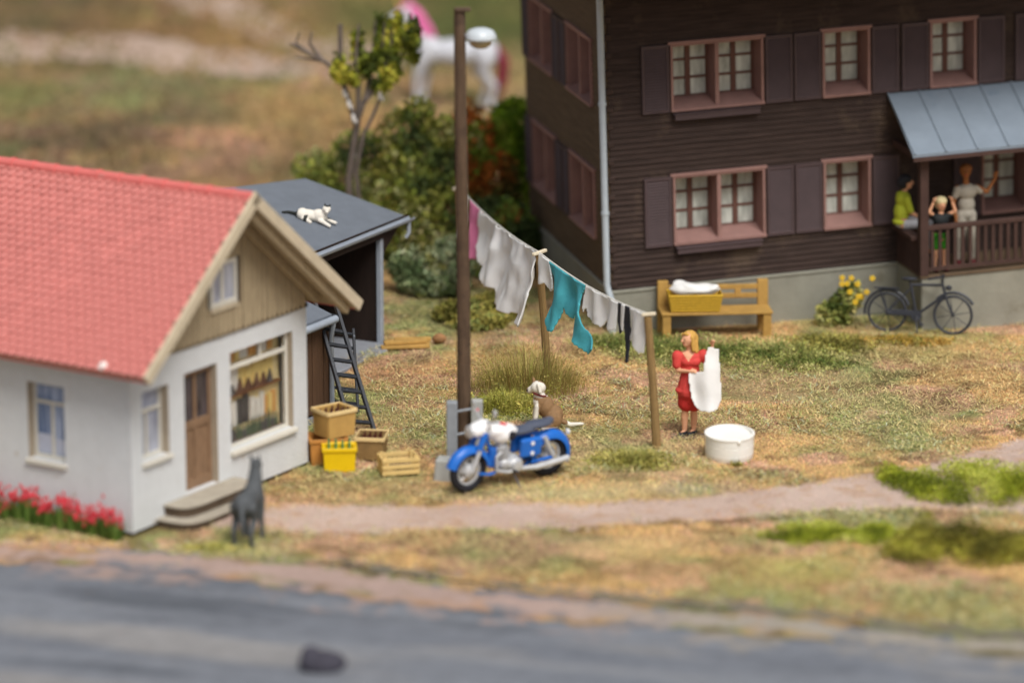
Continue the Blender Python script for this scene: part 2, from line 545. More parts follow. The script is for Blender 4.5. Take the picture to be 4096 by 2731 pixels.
def fibres(name, n, x0, x1, y0, y1, l0, l1, wd, dens, colf, seed, lie=(5, 50)):
    g = np.random.default_rng(seed)
    x = g.uniform(x0, x1, n); y = g.uniform(y0, y1, n)
    k = free(x, y) & (g.random(n) < dens(x, y))
    x, y = x[k], y[k]; n = len(x)
    az = g.uniform(0, 2 * np.pi, n); el = np.radians(g.uniform(*lie, n)); L = g.uniform(l0, l1, n)
    bend = g.uniform(-.6, .6, n); tw = g.uniform(-.9, .9, n)
    z = gz(x, y) + .012 + g.random(n) * .03
    b = np.stack([x, y, z], -1)
    d1 = np.stack([np.cos(az) * np.cos(el), np.sin(az) * np.cos(el), np.sin(el)], -1)
    e2 = el + bend; a2 = az + tw
    d2 = np.stack([np.cos(a2) * np.cos(e2), np.sin(a2) * np.cos(e2), np.sin(e2)], -1)
    sd = np.stack([-np.sin(az), np.cos(az), np.zeros(n)], -1)
    m = b + d1 * (L * .5)[:, None]; t = m + d2 * (L * .5)[:, None]
    t[:, 2] = np.maximum(t[:, 2], z)
    up = np.array([0, 0, wd])
    V = np.stack([b - sd * wd, b + sd * wd, m + sd * wd * .8 + up, m - sd * wd * .8 + up, t + up], 1).reshape(-1, 3)
    i = np.arange(n)[:, None] * 5
    F = np.concatenate([i + [0, 1, 2], i + [0, 2, 3], i + [3, 2, 4]], 0)
    C = np.repeat(jitter(colf(x, y), .3, g), 5, 0)
    return tri_object(name, V, F, C, M_fibre)
def crumbs(name, n, x0, x1, y0, y1, s0, s1, dens, colf, seed, material, jit=.35):
    g = np.random.default_rng(seed)
    x = g.uniform(x0, x1, n); y = g.uniform(y0, y1, n)
    k = free(x, y) & (g.random(n) < dens(x, y))
    x, y = x[k], y[k]; n = len(x)
    s = g.uniform(s0, s1, n); a = g.uniform(0, 2 * np.pi, n)
    z = gz(x, y)
    P = []
    for q in range(3):
        t = a + q * 2.094 + g.uniform(-.5, .5, n); r = s * g.uniform(.6, 1.2, n)
        P.append(np.stack([x + np.cos(t) * r, y + np.sin(t) * r, z - .01 + g.random(n) * s * .4], -1))
    P.append(np.stack([x + g.uniform(-.4, .4, n) * s, y + g.uniform(-.4, .4, n) * s, z + s * g.uniform(.5, 1.3, n) + .01], -1))
    V = np.stack(P, 1).reshape(-1, 3)
    i = np.arange(n)[:, None] * 4
    F = np.concatenate([i + [0, 1, 3], i + [1, 2, 3], i + [2, 0, 3]], 0)
    C = np.repeat(jitter(colf(x, y), jit, g), 4, 0)
    return tri_object(name, V, F, C, material)
M_fibre = mat('grass_fibre', (1, 1, 1), rough=.7, var=.05, scale=3, bump=0, spec=.2, attr=True)
M_crumb = mat('turf_crumb', (1, 1, 1), rough=.95, var=.05, scale=3, bump=0, spec=.1, attr=True)
def d_yard(x, y):
    k = np.clip((vnoise(x, y, 51, .8, 5, .6) - .42) * 6, .03, 1)
    k = np.where(in_poly(x, y, PATH_POLY), .02, k)
    return np.where(in_poly(x, y, ROAD_POLY), .0, k)
def c_fib(x, y):
    g = np.random.default_rng(5)
    c = gcol(x, y)
    r = g.random((len(x), 1)); n = vnoise(x, y, 52, .7, 3)[:, None]
    st = hexs('e2cf90'); gr = hexs('9aa25c'); pg = hexs('c6cca8')
    c = np.where(r < .36, st * .95 + c * .05, c * 1.1)
    c = np.where((r > .36) & (r < .5), c * .45, c)
    c = np.where((r > .62) & (n > .48), gr, c)
    return np.where((r > .9) & (n > .5), pg, c)
gf = fibres('grass', 300000, -7.2, 8.6, -8.6, 9.5, .05, .18, .0046, d_yard, c_fib, 61, (0, 20))
tag(gf, 'dry straw and olive grass fibres strewn across the yard', 'grass', kind='stuff')
def d_cr(x, y):
    k = np.clip((vnoise(x, y, 53, 1.1, 4) - .3) * 3, .15, 1)
    k = np.where(in_poly(x, y, PATH_POLY), .12, k)
    return np.where(in_poly(x, y, ROAD_POLY), .006, k)
def c_cr(x, y):
    c = gcol(x, y) * .95
    c = np.where(in_poly(x, y, PATH_POLY)[:, None], c_path(x, y), c)
    return np.where(in_poly(x, y, ROAD_POLY)[:, None], c_verge(x, y) * .9, c)
cr = crumbs('turf_crumbs', 480000, -7.6, 9, -9.6, 12, .008, .028, d_cr, c_cr, 62, M_crumb, .5)
tag(cr, 'ochre and olive turf crumbs covering the yard', 'turf', kind='stuff')
cr2 = crumbs('meadow_tufts', 60000, -16, 12, 11, 60, .04, .16, lambda x, y: np.clip((vnoise(x, y, 54, .5, 4) - .34) * 4, .1, 1), lambda x, y: gcol(x, y) * .95, 63, M_crumb)
tag(cr2, 'rough olive and brown turf over the far meadow', 'turf', kind='stuff')
def d_edge(x, y):
    def near(l, wd):
        l = np.array(l); yy = np.interp(x, l[:, 0], l[:, 1]); return np.exp(-((y - yy) / wd) ** 2)
    return np.clip(.9 * np.maximum.reduce([near(STRIP_UP[1:], .24) * (x > -2.5), near(VERGE_UP, .28), near(ROAD_UP, .16) * .5, near(PATH_UP, .14) * .8 * (x > -3.9), near(PATH_LO, .16) * .8 * (x > -3.9)]), 0, 1)
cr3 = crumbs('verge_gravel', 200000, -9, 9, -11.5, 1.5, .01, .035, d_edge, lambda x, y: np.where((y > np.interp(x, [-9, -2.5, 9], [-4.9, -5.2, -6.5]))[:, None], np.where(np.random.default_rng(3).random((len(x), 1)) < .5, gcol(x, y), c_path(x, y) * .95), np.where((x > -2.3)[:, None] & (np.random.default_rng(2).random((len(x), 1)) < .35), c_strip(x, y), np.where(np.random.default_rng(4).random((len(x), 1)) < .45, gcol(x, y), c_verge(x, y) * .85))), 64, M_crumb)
tag(cr3, 'loose gravel along the edge of the road', 'gravel', kind='stuff')

# ================================================================ cottage
def wall_grid(mb, x0, x1, z0, z1, holes, th):
    """wall panel facing -y at y=0 with reveals of depth th"""
    xs_ = sorted({x0, x1, *[h[0] for h in holes], *[h[1] for h in holes]})
    zs_ = sorted({z0, z1, *[h[2] for h in holes], *[h[3] for h in holes]})
    def solid(i, j):
        if i < 0 or j < 0 or i >= len(xs_) - 1 or j >= len(zs_) - 1: return False
        cx = (xs_[i] + xs_[i + 1]) / 2; cz = (zs_[j] + zs_[j + 1]) / 2
        return not any(h[0] < cx < h[1] and h[2] < cz < h[3] for h in holes)
    for i in range(len(xs_) - 1):
        for j in range(len(zs_) - 1):
            if not solid(i, j): continue
            a, b, c, d = xs_[i], xs_[i + 1], zs_[j], zs_[j + 1]
            mb.add([(a, 0, c), (b, 0, c), (b, 0, d), (a, 0, d)], [(0, 1, 2, 3)])
            mb.add([(a, th, c), (b, th, c), (b, th, d), (a, th, d)], [(3, 2, 1, 0)])
            if not solid(i - 1, j): mb.add([(a, 0, c), (a, th, c), (a, th, d), (a, 0, d)], [(3, 2, 1, 0)])
            if not solid(i + 1, j): mb.add([(b, 0, c), (b, th, c), (b, th, d), (b, 0, d)], [(0, 1, 2, 3)])
            if not solid(i, j - 1): mb.add([(a, 0, c), (b, 0, c), (b, th, c), (a, th, c)], [(3, 2, 1, 0)])
            if not solid(i, j + 1): mb.add([(a, 0, d), (b, 0, d), (b, th, d), (a, th, d)], [(0, 1, 2, 3)])

M_plaster = mat('white_plaster', S('d6d8d8'), rough=.9, var=.05, scale=5, bump=.9, bscale=34, spec=.15, mottle=(S('b09c80'), 3.2, .62), dist=.02)
M_tile = mat('roof_tile_coral', S('c97c74'), rough=.6, var=.10, scale=3, bump=.15, bscale=30, spec=.3, isl=.045)
M_tileridge = mat('ridge_tile_coral', S('d4706a'), rough=.6, var=.10, scale=3, bump=.1, spec=.3)
M_board = mat('tan_board', S('a8977a'), rough=.8, var=.22, scale=5, bump=.3, spec=.2, streak=(6, 6, .8), isl=.12)
M_boardlight = mat('pale_barge_board', S('c3b49a'), rough=.75, var=.12, scale=4, bump=.2, spec=.2)
M_dark = mat('dark_wood_and_shade', S('3a2c22'), rough=.9, var=.2, scale=6, bump=.2)
M_winframe = mat('cream_window_frame', S('d5d0c3'), rough=.65, var=.05, scale=8, bump=.05)
M_reveal = mat('beige_reveal_board', S('a89a86'), rough=.8, var=.1, scale=5, bump=.2)
M_door = mat('weathered_door_wood', S('8f7258'), rough=.75, var=.4, scale=6, bump=.4, spec=.2, streak=(9, 9, .9))
M_stone = mat('step_stone', S('aaa191'), rough=.9, var=.15, scale=6, bump=.4)
M_stonedark = mat('step_riser_stone', S('5a4b3c'), rough=.9, var=.25, scale=5, bump=.4)
def glass_mat(name, col, col2, sx=3.0, rough=.12):
    m = mat(name, col, rough=rough, var=.1, scale=2.2, bump=0, spec=.6, col2=col2, streak=(sx, sx, .7), detail=3)
    return m
M_glassblue = glass_mat('blue_curtained_glass', S('47638c'), S('a9b4cc'), 5)
M_glassgrey = glass_mat('grey_curtained_glass', S('8d90a0'), S('b8bcc8'), 3)
M_glassdark = glass_mat('dark_door_glass', S('2a2122'), S('5e5557'), 4)
M_lace = mat('lace_curtain', S('b9bdcc'), rough=.9, var=.1, scale=12, bump=.1)

WC, HW, ZE, ZR, OFR, OSD, LC = 4.195, 2.5, 2.453, 4.496, .62, .447, 6.2
cottage = empty('cottage', (-5.244, -4.762, 0), 1.006, 'small white cottage shop with coral tiled roof and tan gable', 'house')
# --- walls
g_holes = [(1.24, 2.0, .30, 2.05), (2.32, 3.84, .68, 2.12), (.27, .87, 1.0, 2.0)]
l_hole = (1.15, 1.80, .87, 1.98)
mb = MB()
wall_grid(mb, 0, WC, .06, HW, g_holes, .2)
mb.build('gable_wall', M_plaster, cottage)
mb = MB()
mb.T = Matrix.Rotation(R(-90), 4, 'Z')      # local (x,y) -> left wall: x'=y, y'=-x
LW = Matrix(((0, 1, 0, 0), (1, 0, 0, 0), (0, 0, 1, 0), (0, 0, 0, 1)))
mb.T = LW
wall_grid(mb, .2, LC, .06, HW - .12, [l_hole, (3.6, 4.25, .87, 1.98)], .2)
mb.build('side_wall', M_plaster, cottage)
mb = MB(); mb.box((WC - .2, .2, .06), (WC, LC, HW - .12)); mb.build('side_wall', M_plaster, cottage)
mb = MB(); mb.box((.2, LC - .2, .06), (WC - .2, LC, HW - .12)); mb.build('back_wall', M_plaster, cottage)
mb = MB(); mb.prism([(0, HW - .12), (WC, HW - .12), (WC / 2, ZR - .25)], .2, Matrix.Translation((0, LC - .2, 0))); mb.build('back_gable', M_board, cottage)
mb = MB(); mb.box((.04, .04, -.15), (WC - .04, LC - .04, .06)); mb.build('foundation', M_dark, cottage)  # dark colour paints the shadow gap under the raised walls
# corner strip, slightly greyer
mb = MB(); mb.box((-.012, -.012, .06), (.05, .0, HW - .1)); mb.build('corner_strip', M_plaster, cottage)
# --- gable boards, one by one, scalloped at the foot
slope = (ZR - ZE) / (WC / 2 + OSD)
def roof_z(x, drop=.0): return ZR - abs(x - WC / 2) * slope - drop
att = (1.83, 2.45, 2.86, 3.5)
bw = .118
nb = int(WC / bw)
mb = MB(); mb.prism([(.03, HW + .06), (WC - .03, HW + .06), (WC - .03, roof_z(WC) - .16), (WC / 2, ZR - .18), (.03, roof_z(0) - .16)], .08, Matrix.Translation((0, .03, 0)))
gback = mb.build('gable_backing', M_dark, cottage)
for i in range(nb):
    a = i * bw + .006; b = a + bw - .012
    pr = .012 * random.random()
    zb = HW - .01
    pieces = [(zb, None)]
    mid = (a + b) / 2
    ta, tb = roof_z(a, .17), roof_z(b, .17)
    if min(ta, tb) < zb + .08: continue
    spans = [(zb, None)]
    if b > att[0] and a < att[1]: spans = [(zb, att[2]), (att[3], None)]
    for lo, hi in spans:
        A, B = (ta, tb) if hi is None else (hi, hi)
        if min(A, B) - lo < .03: continue
        foot = [(a, lo), (a + (b - a) * .2, lo - .055), (mid, lo - .075), (b - (b - a) * .2, lo - .055), (b, lo)] if lo == zb else [(a, lo), (b, lo)]
        poly = foot + [(b, B)] + ([(WC / 2, ZR - .17)] if hi is None and a < WC / 2 < b else []) + [(a, A)]
        q = MB(); q.prism(poly, .05, Matrix.Translation((0, -.035 - pr, 0)))
        q.build('gable_board', M_board, cottage)
mb = MB(); mb.box((0, -.030, HW - .085), (WC, -.002, HW - .03)); mb.build('gable_shade_strip', M_dark, cottage)  # dark strip paints the shade in the gaps between the scallops
# --- windows of the cottage
def sash_window(name, parent, a, b, c, d, yq, frame, transom=.78, post=.5, glass=None, curtain=None, wd=.06, T=None, sill=True, revm=None, revside=1):
    wq = empty(name); wq.parent = parent
    def B(nm, lo, hi, m, par=wq, bev=.006):
        q = MB(); q.T = T; q.box(lo, hi); return q.build(nm, m, par, bevel=bev)
    zt = c + (d - c) * transom
    q = MB(); q.T = T
    y0, y1 = yq, yq + .06
    q.box((a, y0, c), (a + wd, y1, d)); q.box((b - wd, y0, c), (b, y1, d))
    q.box((a + wd, y0, d - wd), (b - wd, y1, d)); q.box((a + wd, y0, c), (b - wd, y1, c + wd))
    q.box((a + wd, y0 - .01, zt - wd * .45), (b - wd, y1 - .01, zt + wd * .45))
    xm = a + (b - a) * post
    q.box((xm - wd * .4, y0 - .005, c + wd), (xm + wd * .4, y1 - .005, zt - wd * .45))
    q.build('frame', frame, wq, bevel=.006)
    for nm, lo, hi in (('pane', (a + wd, y0 + .03, zt + wd * .45), (b - wd, y0 + .04, d - wd)), ('pane', (a + wd, y0 + .03, c + wd), (xm - wd * .4, y0 + .04, zt - wd * .45)), ('pane', (xm + wd * .4, y0 + .03, c + wd), (b - wd, y0 + .04, zt - wd * .45))):
        B(nm, lo, hi, glass, bev=0)
    if curtain:
        q = MB(); q.T = T
        q.box((a + wd + .01, y0 + .022, c + wd + .02), (xm - wd * .4 - .01, y0 + .0285, c + wd + (d - c) * .22))
        q.box((xm + wd * .4 + .01, y0 + .022, c + wd + .02), (b - wd - .01, y0 + .0285, c + wd + (d - c) * .26))
        q.build('net_curtain', curtain, wq)
    if sill: B('sill', (a - .03, -.06, c - .06), (b + .03, yq, c - .001), frame)
    return wq
# reveals as boards on one side and the head
def reveal(par, x, c, d, T=None, side=1):
    q = MB(); q.T = T
    q.box((x - .012 if side > 0 else x - .002, -.003, c), (x + .002 if side > 0 else x + .012, .15, d))
    q.build('reveal_board', M_reveal, par)
wl = sash_window('side_window', cottage, 1.15, 1.80, .87, 1.98, .12, M_winframe, .73, .48, M_glassblue, M_lace, .05, LW)
reveal(cottage, 1.80, .87, 1.98, LW)
sash_window('side_window', cottage, 3.6, 4.25, .87, 1.98, .12, M_winframe, .73, .48, M_glassblue, M_lace, .05, LW)
ws = sash_window('small_window', cottage, .27, .87, 1.0, 2.0, .12, M_winframe, .68, .42, M_glassgrey, None, .05)
reveal(cottage, .87, 1.0, 2.0)
# attic window
wa = empty('attic_window'); wa.parent = cottage
q = MB(); a, b, c, d = att
for lo, hi in (((a, -.06, c), (b, .0, c + .07)), ((a, -.06, d - .05), (b, 0, d)), ((a, -.06, c + .07), (a + .05, 0, d - .05)), ((b - .05, -.06, c + .07), (b, 0, d - .05)), ((a + .26, -.05, c + .07), (a + .31, 0, d - .05))): q.box(lo, hi)
q.build('frame', M_winframe, wa, bevel=.006)
for lo, hi in (((a + .05, -.02, c + .07), (a + .26, -.01, d - .05)), ((a + .31, -.02, c + .07), (b - .05, -.01, d - .05))):
    q = MB(); q.box(lo, hi); q.build('pane', M_glassgrey, wa)
q = MB(); q.box((b + .002, -.075, c - .02), (b + .045, -.005, d + .02)); q.build('frame_post', M_dark, wa)
q = MB(); q.box((a - .02, -.075, c - .06), (b, -.03, c - .001)); q.build('sill', M_boardlight, wa)
# --- shop window: frame, three lights above, big pane, goods on shelves
sw = empty('shop_window'); sw.parent = cottage
a, b, c, d = 2.32, 3.84, .68, 2.12
zt = 1.86
q = MB()
for lo, hi in (((a, .08, c), (a + .05, .15, d)), ((b - .07, .08, c), (b - .01, .15, d)), ((a + .05, .08, c), (b - .07, .15, c + .05)), ((a + .05, .08, d - .04), (b - .07, .15, d)), ((a + .05, .07, zt - .03), (b - .07, .14, zt + .03)), ((a + .82, .075, zt + .03), (a + .86, .145, d - .04))): q.box(lo, hi)
q.build('frame', M_winframe, sw, bevel=.006)
q = MB(); q.box((b - .008, .0, c), (b + .003, .16, d)); q.build('reveal_board', M_reveal, sw)
q = MB(); q.box((a - .03, -.07, c - .07), (b + .03, .08, c - .001)); q.build('sill', M_winframe, sw, bevel=.01)
M_shopback = mat('shop_back_wall', S('f0dda8'), rough=.8, var=.12, scale=3, bump=0)
q = MB(); q.box((a + .05, .24, c), (b - .01, .26, d)); q.build('display_back', M_shopback, sw)
M_cl = bpy.data.materials.new('clear_glass'); M_cl.use_nodes = True
bn = M_cl.node_tree.nodes['Principled BSDF']; bn.inputs['Transmission Weight'].default_value = 1; bn.inputs['Roughness'].default_value = .02; bn.inputs['IOR'].default_value = 1.01
q = MB(); q.box((a + .05, .10, c + .05), (b - .07, .104, zt - .03)); q.build('pane', M_cl, sw)
q = MB(); q.box((a + .05, .10, zt + .03), (a + .82, .104, d - .04)); q.build('pane', M_cl, sw)
q = MB(); q.box((a + .86, .10, zt + .03), (b - .07, .104, d - .04)); q.build('pane', M_cl, sw)
M_shelf = mat('shop_shelf', S('8a5f3c'), rough=.7, var=.1, scale=4, bump=.1)
goods = [mat('goods_' + n_, S(h_), rough=.5, var=.15, scale=6, bump=.05) for n_, h_ in (('brown', '7a5a48'), ('yellow', 'f6da8c'), ('cream', 'f6f0e4'), ('orange', 'e6ae66'), ('green', '667058'), ('grey', '6a6562'))]
gm = [MB() for _ in goods]
# a paper shop display: yellow blinds above, a row of brown roofs, pale boxes, dark pointed bottles below
xl, xr = a + .07, b - .09
for zs_ in (c + .05, 1.40):
    q = MB(); q.box((a + .06, .15, zs_ - .02), (b - .08, .238, zs_)); q.build('shelf', M_shelf, sw)
def fill(row, w0, w1, h0, h1, picks, z_, y0_, kind, gap=.02):
    x_ = xl
    while x_ < xr - w1:
        w_ = random.uniform(w0, w1); h_ = random.uniform(h0, h1); g_ = gm[random.choice(picks)]
        if kind == 'roof': g_.prism([(x_, z_), (x_ + w_, z_), (x_ + w_ * .55, z_ + h_)], .03, Matrix.Translation((0, y0_, 0)))
        elif kind == 'cone': g_.lathe([(w_ * .45, 0), (w_ * .4, h_ * .45), (w_ * .12, h_ * .75), (w_ * .08, h_)], 8, Matrix.Translation((x_ + w_ / 2, y0_ + .03, z_)))
        else: g_.box((x_, y0_, z_), (x_ + w_, y0_ + .04, z_ + h_))
        x_ += w_ + random.uniform(0, gap)
fill(0, .05, .08, .16, .30, [4, 5, 5, 4], c + .052, .155, 'cone', .03)
fill(1, .07, .14, .26, .44, [2, 2, 3, 1, 2, 5], c + .25, .20, 'box', .06)
fill(2, .12, .22, .14, .26, [0, 0, 5, 0], 1.402, .17, 'roof', .03)
fill(3, .10, .2, .22, .34, [1, 2, 1, 3], 1.46, .205, 'box', .05)
fill(4, .08, .2, .12, .18, [1, 3, 1, 2], 1.90, .19, 'box', .04)
for m_, g_ in zip(goods, gm):
    if g_.v: tag(g_.build('shop_goods', m_, sw), kind='stuff')
# --- door with glazed upper leaf and panels
dr = empty('door'); dr.parent = cottage
a, b, c, d = 1.24, 2.0, .30, 2.05
q = MB(); q.box((b - .008, .0, c), (b + .003, .16, d)); q.build('reveal_board', M_reveal, dr)
q = MB()
x0_, x1_ = a + .01, b - .012
q.box((x0_, .10, c), (x0_ + .05, .15, d)); q.box((x1_ - .06, .10, c), (x1_, .15, d))
q.box((x0_ + .05, .10, c), (x1_ - .06, .15, c + .14)); q.box((x0_ + .05, .10, 1.18), (x1_ - .06, .15, 1.3)); q.box((x0_ + .05, .10, d - .1), (x1_ - .06, .15, d))
xm_ = (x0_ + x1_) / 2
q.box((xm_ - .03, .10, c + .14), (xm_ + .03, .15, 1.18)); q.box((xm_ - .03, .10, 1.3), (xm_ + .03, .15, d - .1))
q.build('leaf', M_door, dr, bevel=.006)
for lo, hi in (((x0_ + .05, .125, c + .14), (xm_ - .03, .14, 1.18)), ((xm_ + .03, .125, c + .14), (x1_ - .06, .14, 1.18))):
    q = MB(); q.box(lo, hi); q.build('panel', M_door, dr)
for lo, hi in (((x0_ + .05, .125, 1.3), (xm_ - .03, .135, d - .1)), ((xm_ + .03, .125, 1.3), (x1_ - .06, .135, d - .1))):
    q = MB(); q.box(lo, hi); q.build('pane', M_glassdark, dr)
q = MB(); q.tube([(x0_ + .05, .06, 1.12), (x0_ + .05, .1, 1.12)], .02, 8); q.ball((x0_ + .05, .055, 1.12), .03, 8); q.build('handle', M_dark, dr)
# --- curved steps
def step(name, r0, r1, z0, z1, cx_, m):
    q = MB(); n = 22; pts = []
    for i in range(n + 1):
        t = math.pi * i / n
        ct, st_ = math.cos(t), math.sin(t)
        pts.append((cx_ - math.copysign(abs(ct) ** .42, ct) * r0, -max(st_, 0) ** .42 * r1))
    vs = [(x, y, z0) for x, y in pts] + [(x, y, z1) for x, y in pts]
    fs = [tuple(range(n + 1)), tuple(range(2 * n + 1, n, -1))]
    for i in range(n): fs.append((i, i + 1, n + 2 + i, n + 1 + i))
    fs.append((n, 0, n + 1, 2 * n + 1))
    q.add(vs, fs); return q.build(name, m, cottage, bevel=.012)
step('lower_step', .94, .60, -.1, .10, 1.5, M_stonedark)
step('lower_tread', .97, .63, .10, .135, 1.5, M_stone)
step('upper_step', .80, .42, .135, .265, 1.52, M_stonedark)
step('upper_tread', .83, .45, .265, .298, 1.52, M_stone)
# --- roof: deck, barges, rafters, tiles
roof = empty('roof'); roof.parent = cottage
rl = math.hypot(WC / 2 + OSD, ZR - ZE); ang = math.atan2(ZR - ZE, WC / 2 + OSD)
for s_ in (-1, 1):
    q = MB()
    xe = WC / 2 + s_ * (WC / 2 + OSD)
    nrm = Vector((s_ * math.sin(ang), 0, math.cos(ang)))
    e0 = Vector((xe, 0, ZE)); r0 = Vector((WC / 2, 0, ZR))
    vs = []
    for yq in (-OFR, LC + .3):
        for p_ in (e0, r0):
            vs += [p_ + Vector((0, yq, 0)) - nrm * .05, p_ + Vector((0, yq, 0)) - nrm * .10]
    q.add(vs, [(0, 2, 6, 4), (1, 5, 7, 3), (0, 4, 5, 1), (2, 3, 7, 6), (0, 1, 3, 2), (4, 6, 7, 5)])
    q.build('deck', M_board, roof)
    # barge board and purlins under the overhang
    q = MB()
    t = (r0 - e0).normalized()
    q.beam(e0 + Vector((0, -OFR - .03, 0)) - nrm * .03 - t * .02, r0 + Vector((0, -OFR - .03, 0)) - nrm * .03 + t * .06, .06, .17, up=nrm)
    q.build('barge_board', M_boardlight, roof, bevel=.008)
    q = MB()
    q.beam(e0 + Vector((0, -OFR + .12, 0)) - nrm * .16 + t * .05, r0 + Vector((0, -OFR + .12, 0)) - nrm * .16 - t * .05, .10, .12, up=nrm)
    q.build('inner_barge_board', M_board, roof, bevel=.006)
    q = MB()
    q.beam(e0 + Vector((0, -.12, 0)) - nrm * .16 + t * .3, r0 + Vector((0, -.12, 0)) - nrm * .16 - t * .12, .12, .12, up=nrm)
    q.build('rafter', M_board, roof, bevel=.006)
    q = MB(); q.box((xe - s_ * .06 - .02, -OFR + .02, ZE - .08), (xe - s_ * .06 + .02, LC + .25, ZE - .055)); q.build('eaves_board', M_tileridge, roof)
# beaver-tail tiles
tw, tp = .15, rl / 27
def tile_mesh():
    q = MB(); n = 6
    wt, ht = tw * .86, tp * 1.75
    poly = [(wt / 2, ht), (-wt / 2, ht), (-wt / 2, .055)]
    for i in range(1, n): 
        t = math.pi * i / n
        poly.append((-wt / 2 * math.cos(t), .055 - .055 * math.sin(t)))
    poly.append((wt / 2, .055))
    vs = [Vector((x, z, 0)) for x, z in poly] + [Vector((x, z, .046)) for x, z in poly]
    k = len(poly)
    fs = [tuple(range(k - 1, -1, -1)), tuple(range(k, 2 * k))] + [(i, (i + 1) % k, k + (i + 1) % k, k + i) for i in range(k)]
    q.add(vs, fs)
    return q.mesh('roof_tile', M_tile)
TM = tile_mesh()
cot_M = Matrix.Translation((-5.244, -4.762, 0)) @ Matrix.Rotation(1.006, 4, 'Z')
spots = {-1: [], 1: []}
for s_ in (-1, 1):
    for row in range(27):
        zq = row * tp - .02
        ncol = int((LC + .3 + OFR) / tw)
        for cI in range(ncol):
            yq = -OFR + .06 + tw * (cI + .5 * (row % 2))
            if yq > LC + .25: continue
            xq = WC / 2 + s_ * (WC / 2 + OSD - zq * math.cos(ang)); zz = ZE + zq * math.sin(ang)
            nrm = Vector((s_ * math.sin(ang), 0, math.cos(ang)))
            u = Vector((-s_ * math.cos(ang), 0, math.sin(ang)))
            v = Vector((0, 1, 0))
            if s_ > 0: v = -v
            # local tile axes: x along eaves, y up the slope, z normal, slightly tipped
            n2 = (nrm + u * .2).normalized(); u2 = n2.cross(Vector((0, 1, 0)) if s_ > 0 else Vector((0, -1, 0)))
            u2 = (u - n2 * u.dot(n2)).normalized(); v2 = u2.cross(n2)
            jx = random.gauss(0, .003); jr = random.gauss(0, .012)
            Mt = Matrix(((v2.x, u2.x, n2.x, 0), (v2.y, u2.y, n2.y, 0), (v2.z, u2.z, n2.z, 0), (0, 0, 0, 1)))
            Mt = Matrix.Translation(Vector((xq, yq + jx, zz)) + nrm * (-.006 + random.random() * .008)) @ Mt @ Matrix.Rotation(jr, 4, 'Z')
            spots[s_].append(Mt)
camp = Vector(cam.location)
fwd = Vector((0, math.cos(R(14.35)), -math.sin(R(14.35))))
def px_of(p):
    v = p - camp; dd = v.dot(fwd)
    return 1176 + 8900 * v.x / dd
near = sorted(spots[-1], key=lambda Mt: (px_of(cot_M @ Mt.translation) < 4, (cot_M @ Mt.translation - camp).length))
rest = near[280:] + spots[1]
for Mt in near[:280]:
    o = bpy.data.objects.new('roof_tile', TM); COL.objects.link(o); o.parent = roof; o.matrix_local = Mt
tv = np.array([v.co[:] for v in TM.vertices]); tf = [tuple(p.vertices) for p in TM.polygons]
q = MB()
for Mt in rest: q.add([Mt @ Vector(p) for p in tv], tf)
o = q.build('roof_tiles', M_tile, roof); tag(o, kind='stuff')
# ridge tiles
q = MB(); n = 10; L_ = .4
vs = []
for yq, r_ in ((0, .075), (L_ * .86, .07), (L_ * .86, .086), (L_, .086)):
    for i in range(n + 1):
        t = -.35 + (math.pi + .7) * i / n
        vs.append((math.cos(t) * r_ * 1.15, yq, math.sin(t) * r_))
fs = []
for j in range(3):
    for i in range(n): fs.append((j * (n + 1) + i, j * (n + 1) + i + 1, (j + 1) * (n + 1) + i + 1, (j + 1) * (n + 1) + i))
fs += [tuple(range(n + 1)), tuple(range(4 * n + 3, 3 * n + 2, -1))]
q.add(vs, fs)
RM = q.mesh('ridge_tile', M_tileridge); RM.polygons.foreach_set('use_smooth', [True] * len(RM.polygons)); RM.set_sharp_from_angle(angle=R(40))
yq = -OFR - .01
while yq < LC + .2:
    o = bpy.data.objects.new('ridge_tile', RM); COL.objects.link(o); o.parent = roof; o.location = (WC / 2, yq, ZR - .0)
    o.rotation_euler = (random.gauss(0, .008), 0, random.gauss(0, .01)); yq += L_ * .98
# glue blob at the eave
q = MB(); q.ball((-OSD + .05, .12, ZE + .07), (.055, .06, .055), 12); q.ball((-OSD + .03, .15, ZE + .04), (.04, .05, .04), 10)
q.build('paint_blob', mat('white_paint_blob', S('f2efe8'), rough=.4, var=.02, bump=0), roof, smooth=True)

# ================================================================ chalet
M_log = mat('dark_siding_board', S('40332e'), rough=.8, var=.42, scale=2.2, bump=.3, spec=.2, streak=(.6, .6, 9), mottle=(S('56473b'), .7, .55), isl=.28)
M_logside = mat('brown_siding_board', S('62513f'), rough=.8, var=.3, scale=2.2, bump=.3, spec=.2, streak=(.6, .6, 9), isl=.2)
M_shutter = mat('plum_brown_shutter', S('524344'), rough=.7, var=.12, scale=4, bump=.1)
M_pink = mat('dusty_pink_frame', S('96736b'), rough=.75, var=.14, scale=4, bump=.1)
M_pinkdk = mat('brown_pink_sash', S('6a4a40'), rough=.75, var=.14, scale=4, bump=.1)
M_pane = glass_mat('pale_curtained_pane', S('9a9f97'), S('cfd3ca'), 2.5, .25)
M_plinth = mat('grey_plinth_render', S('8f8d80'), rough=.9, var=.12, scale=3, bump=.3, mottle=(S('76705f'), 1.2, .62))
M_pipe = mat('zinc_downpipe', S('b2bbc2'), rough=.45, var=.08, scale=5, bump=.05, spec=.5)
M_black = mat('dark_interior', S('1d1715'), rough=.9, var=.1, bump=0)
chM = Matrix(((.9663, -.2553, -.0318), (.254, .9664, -.0388), (.0406, .0295, .9987)))
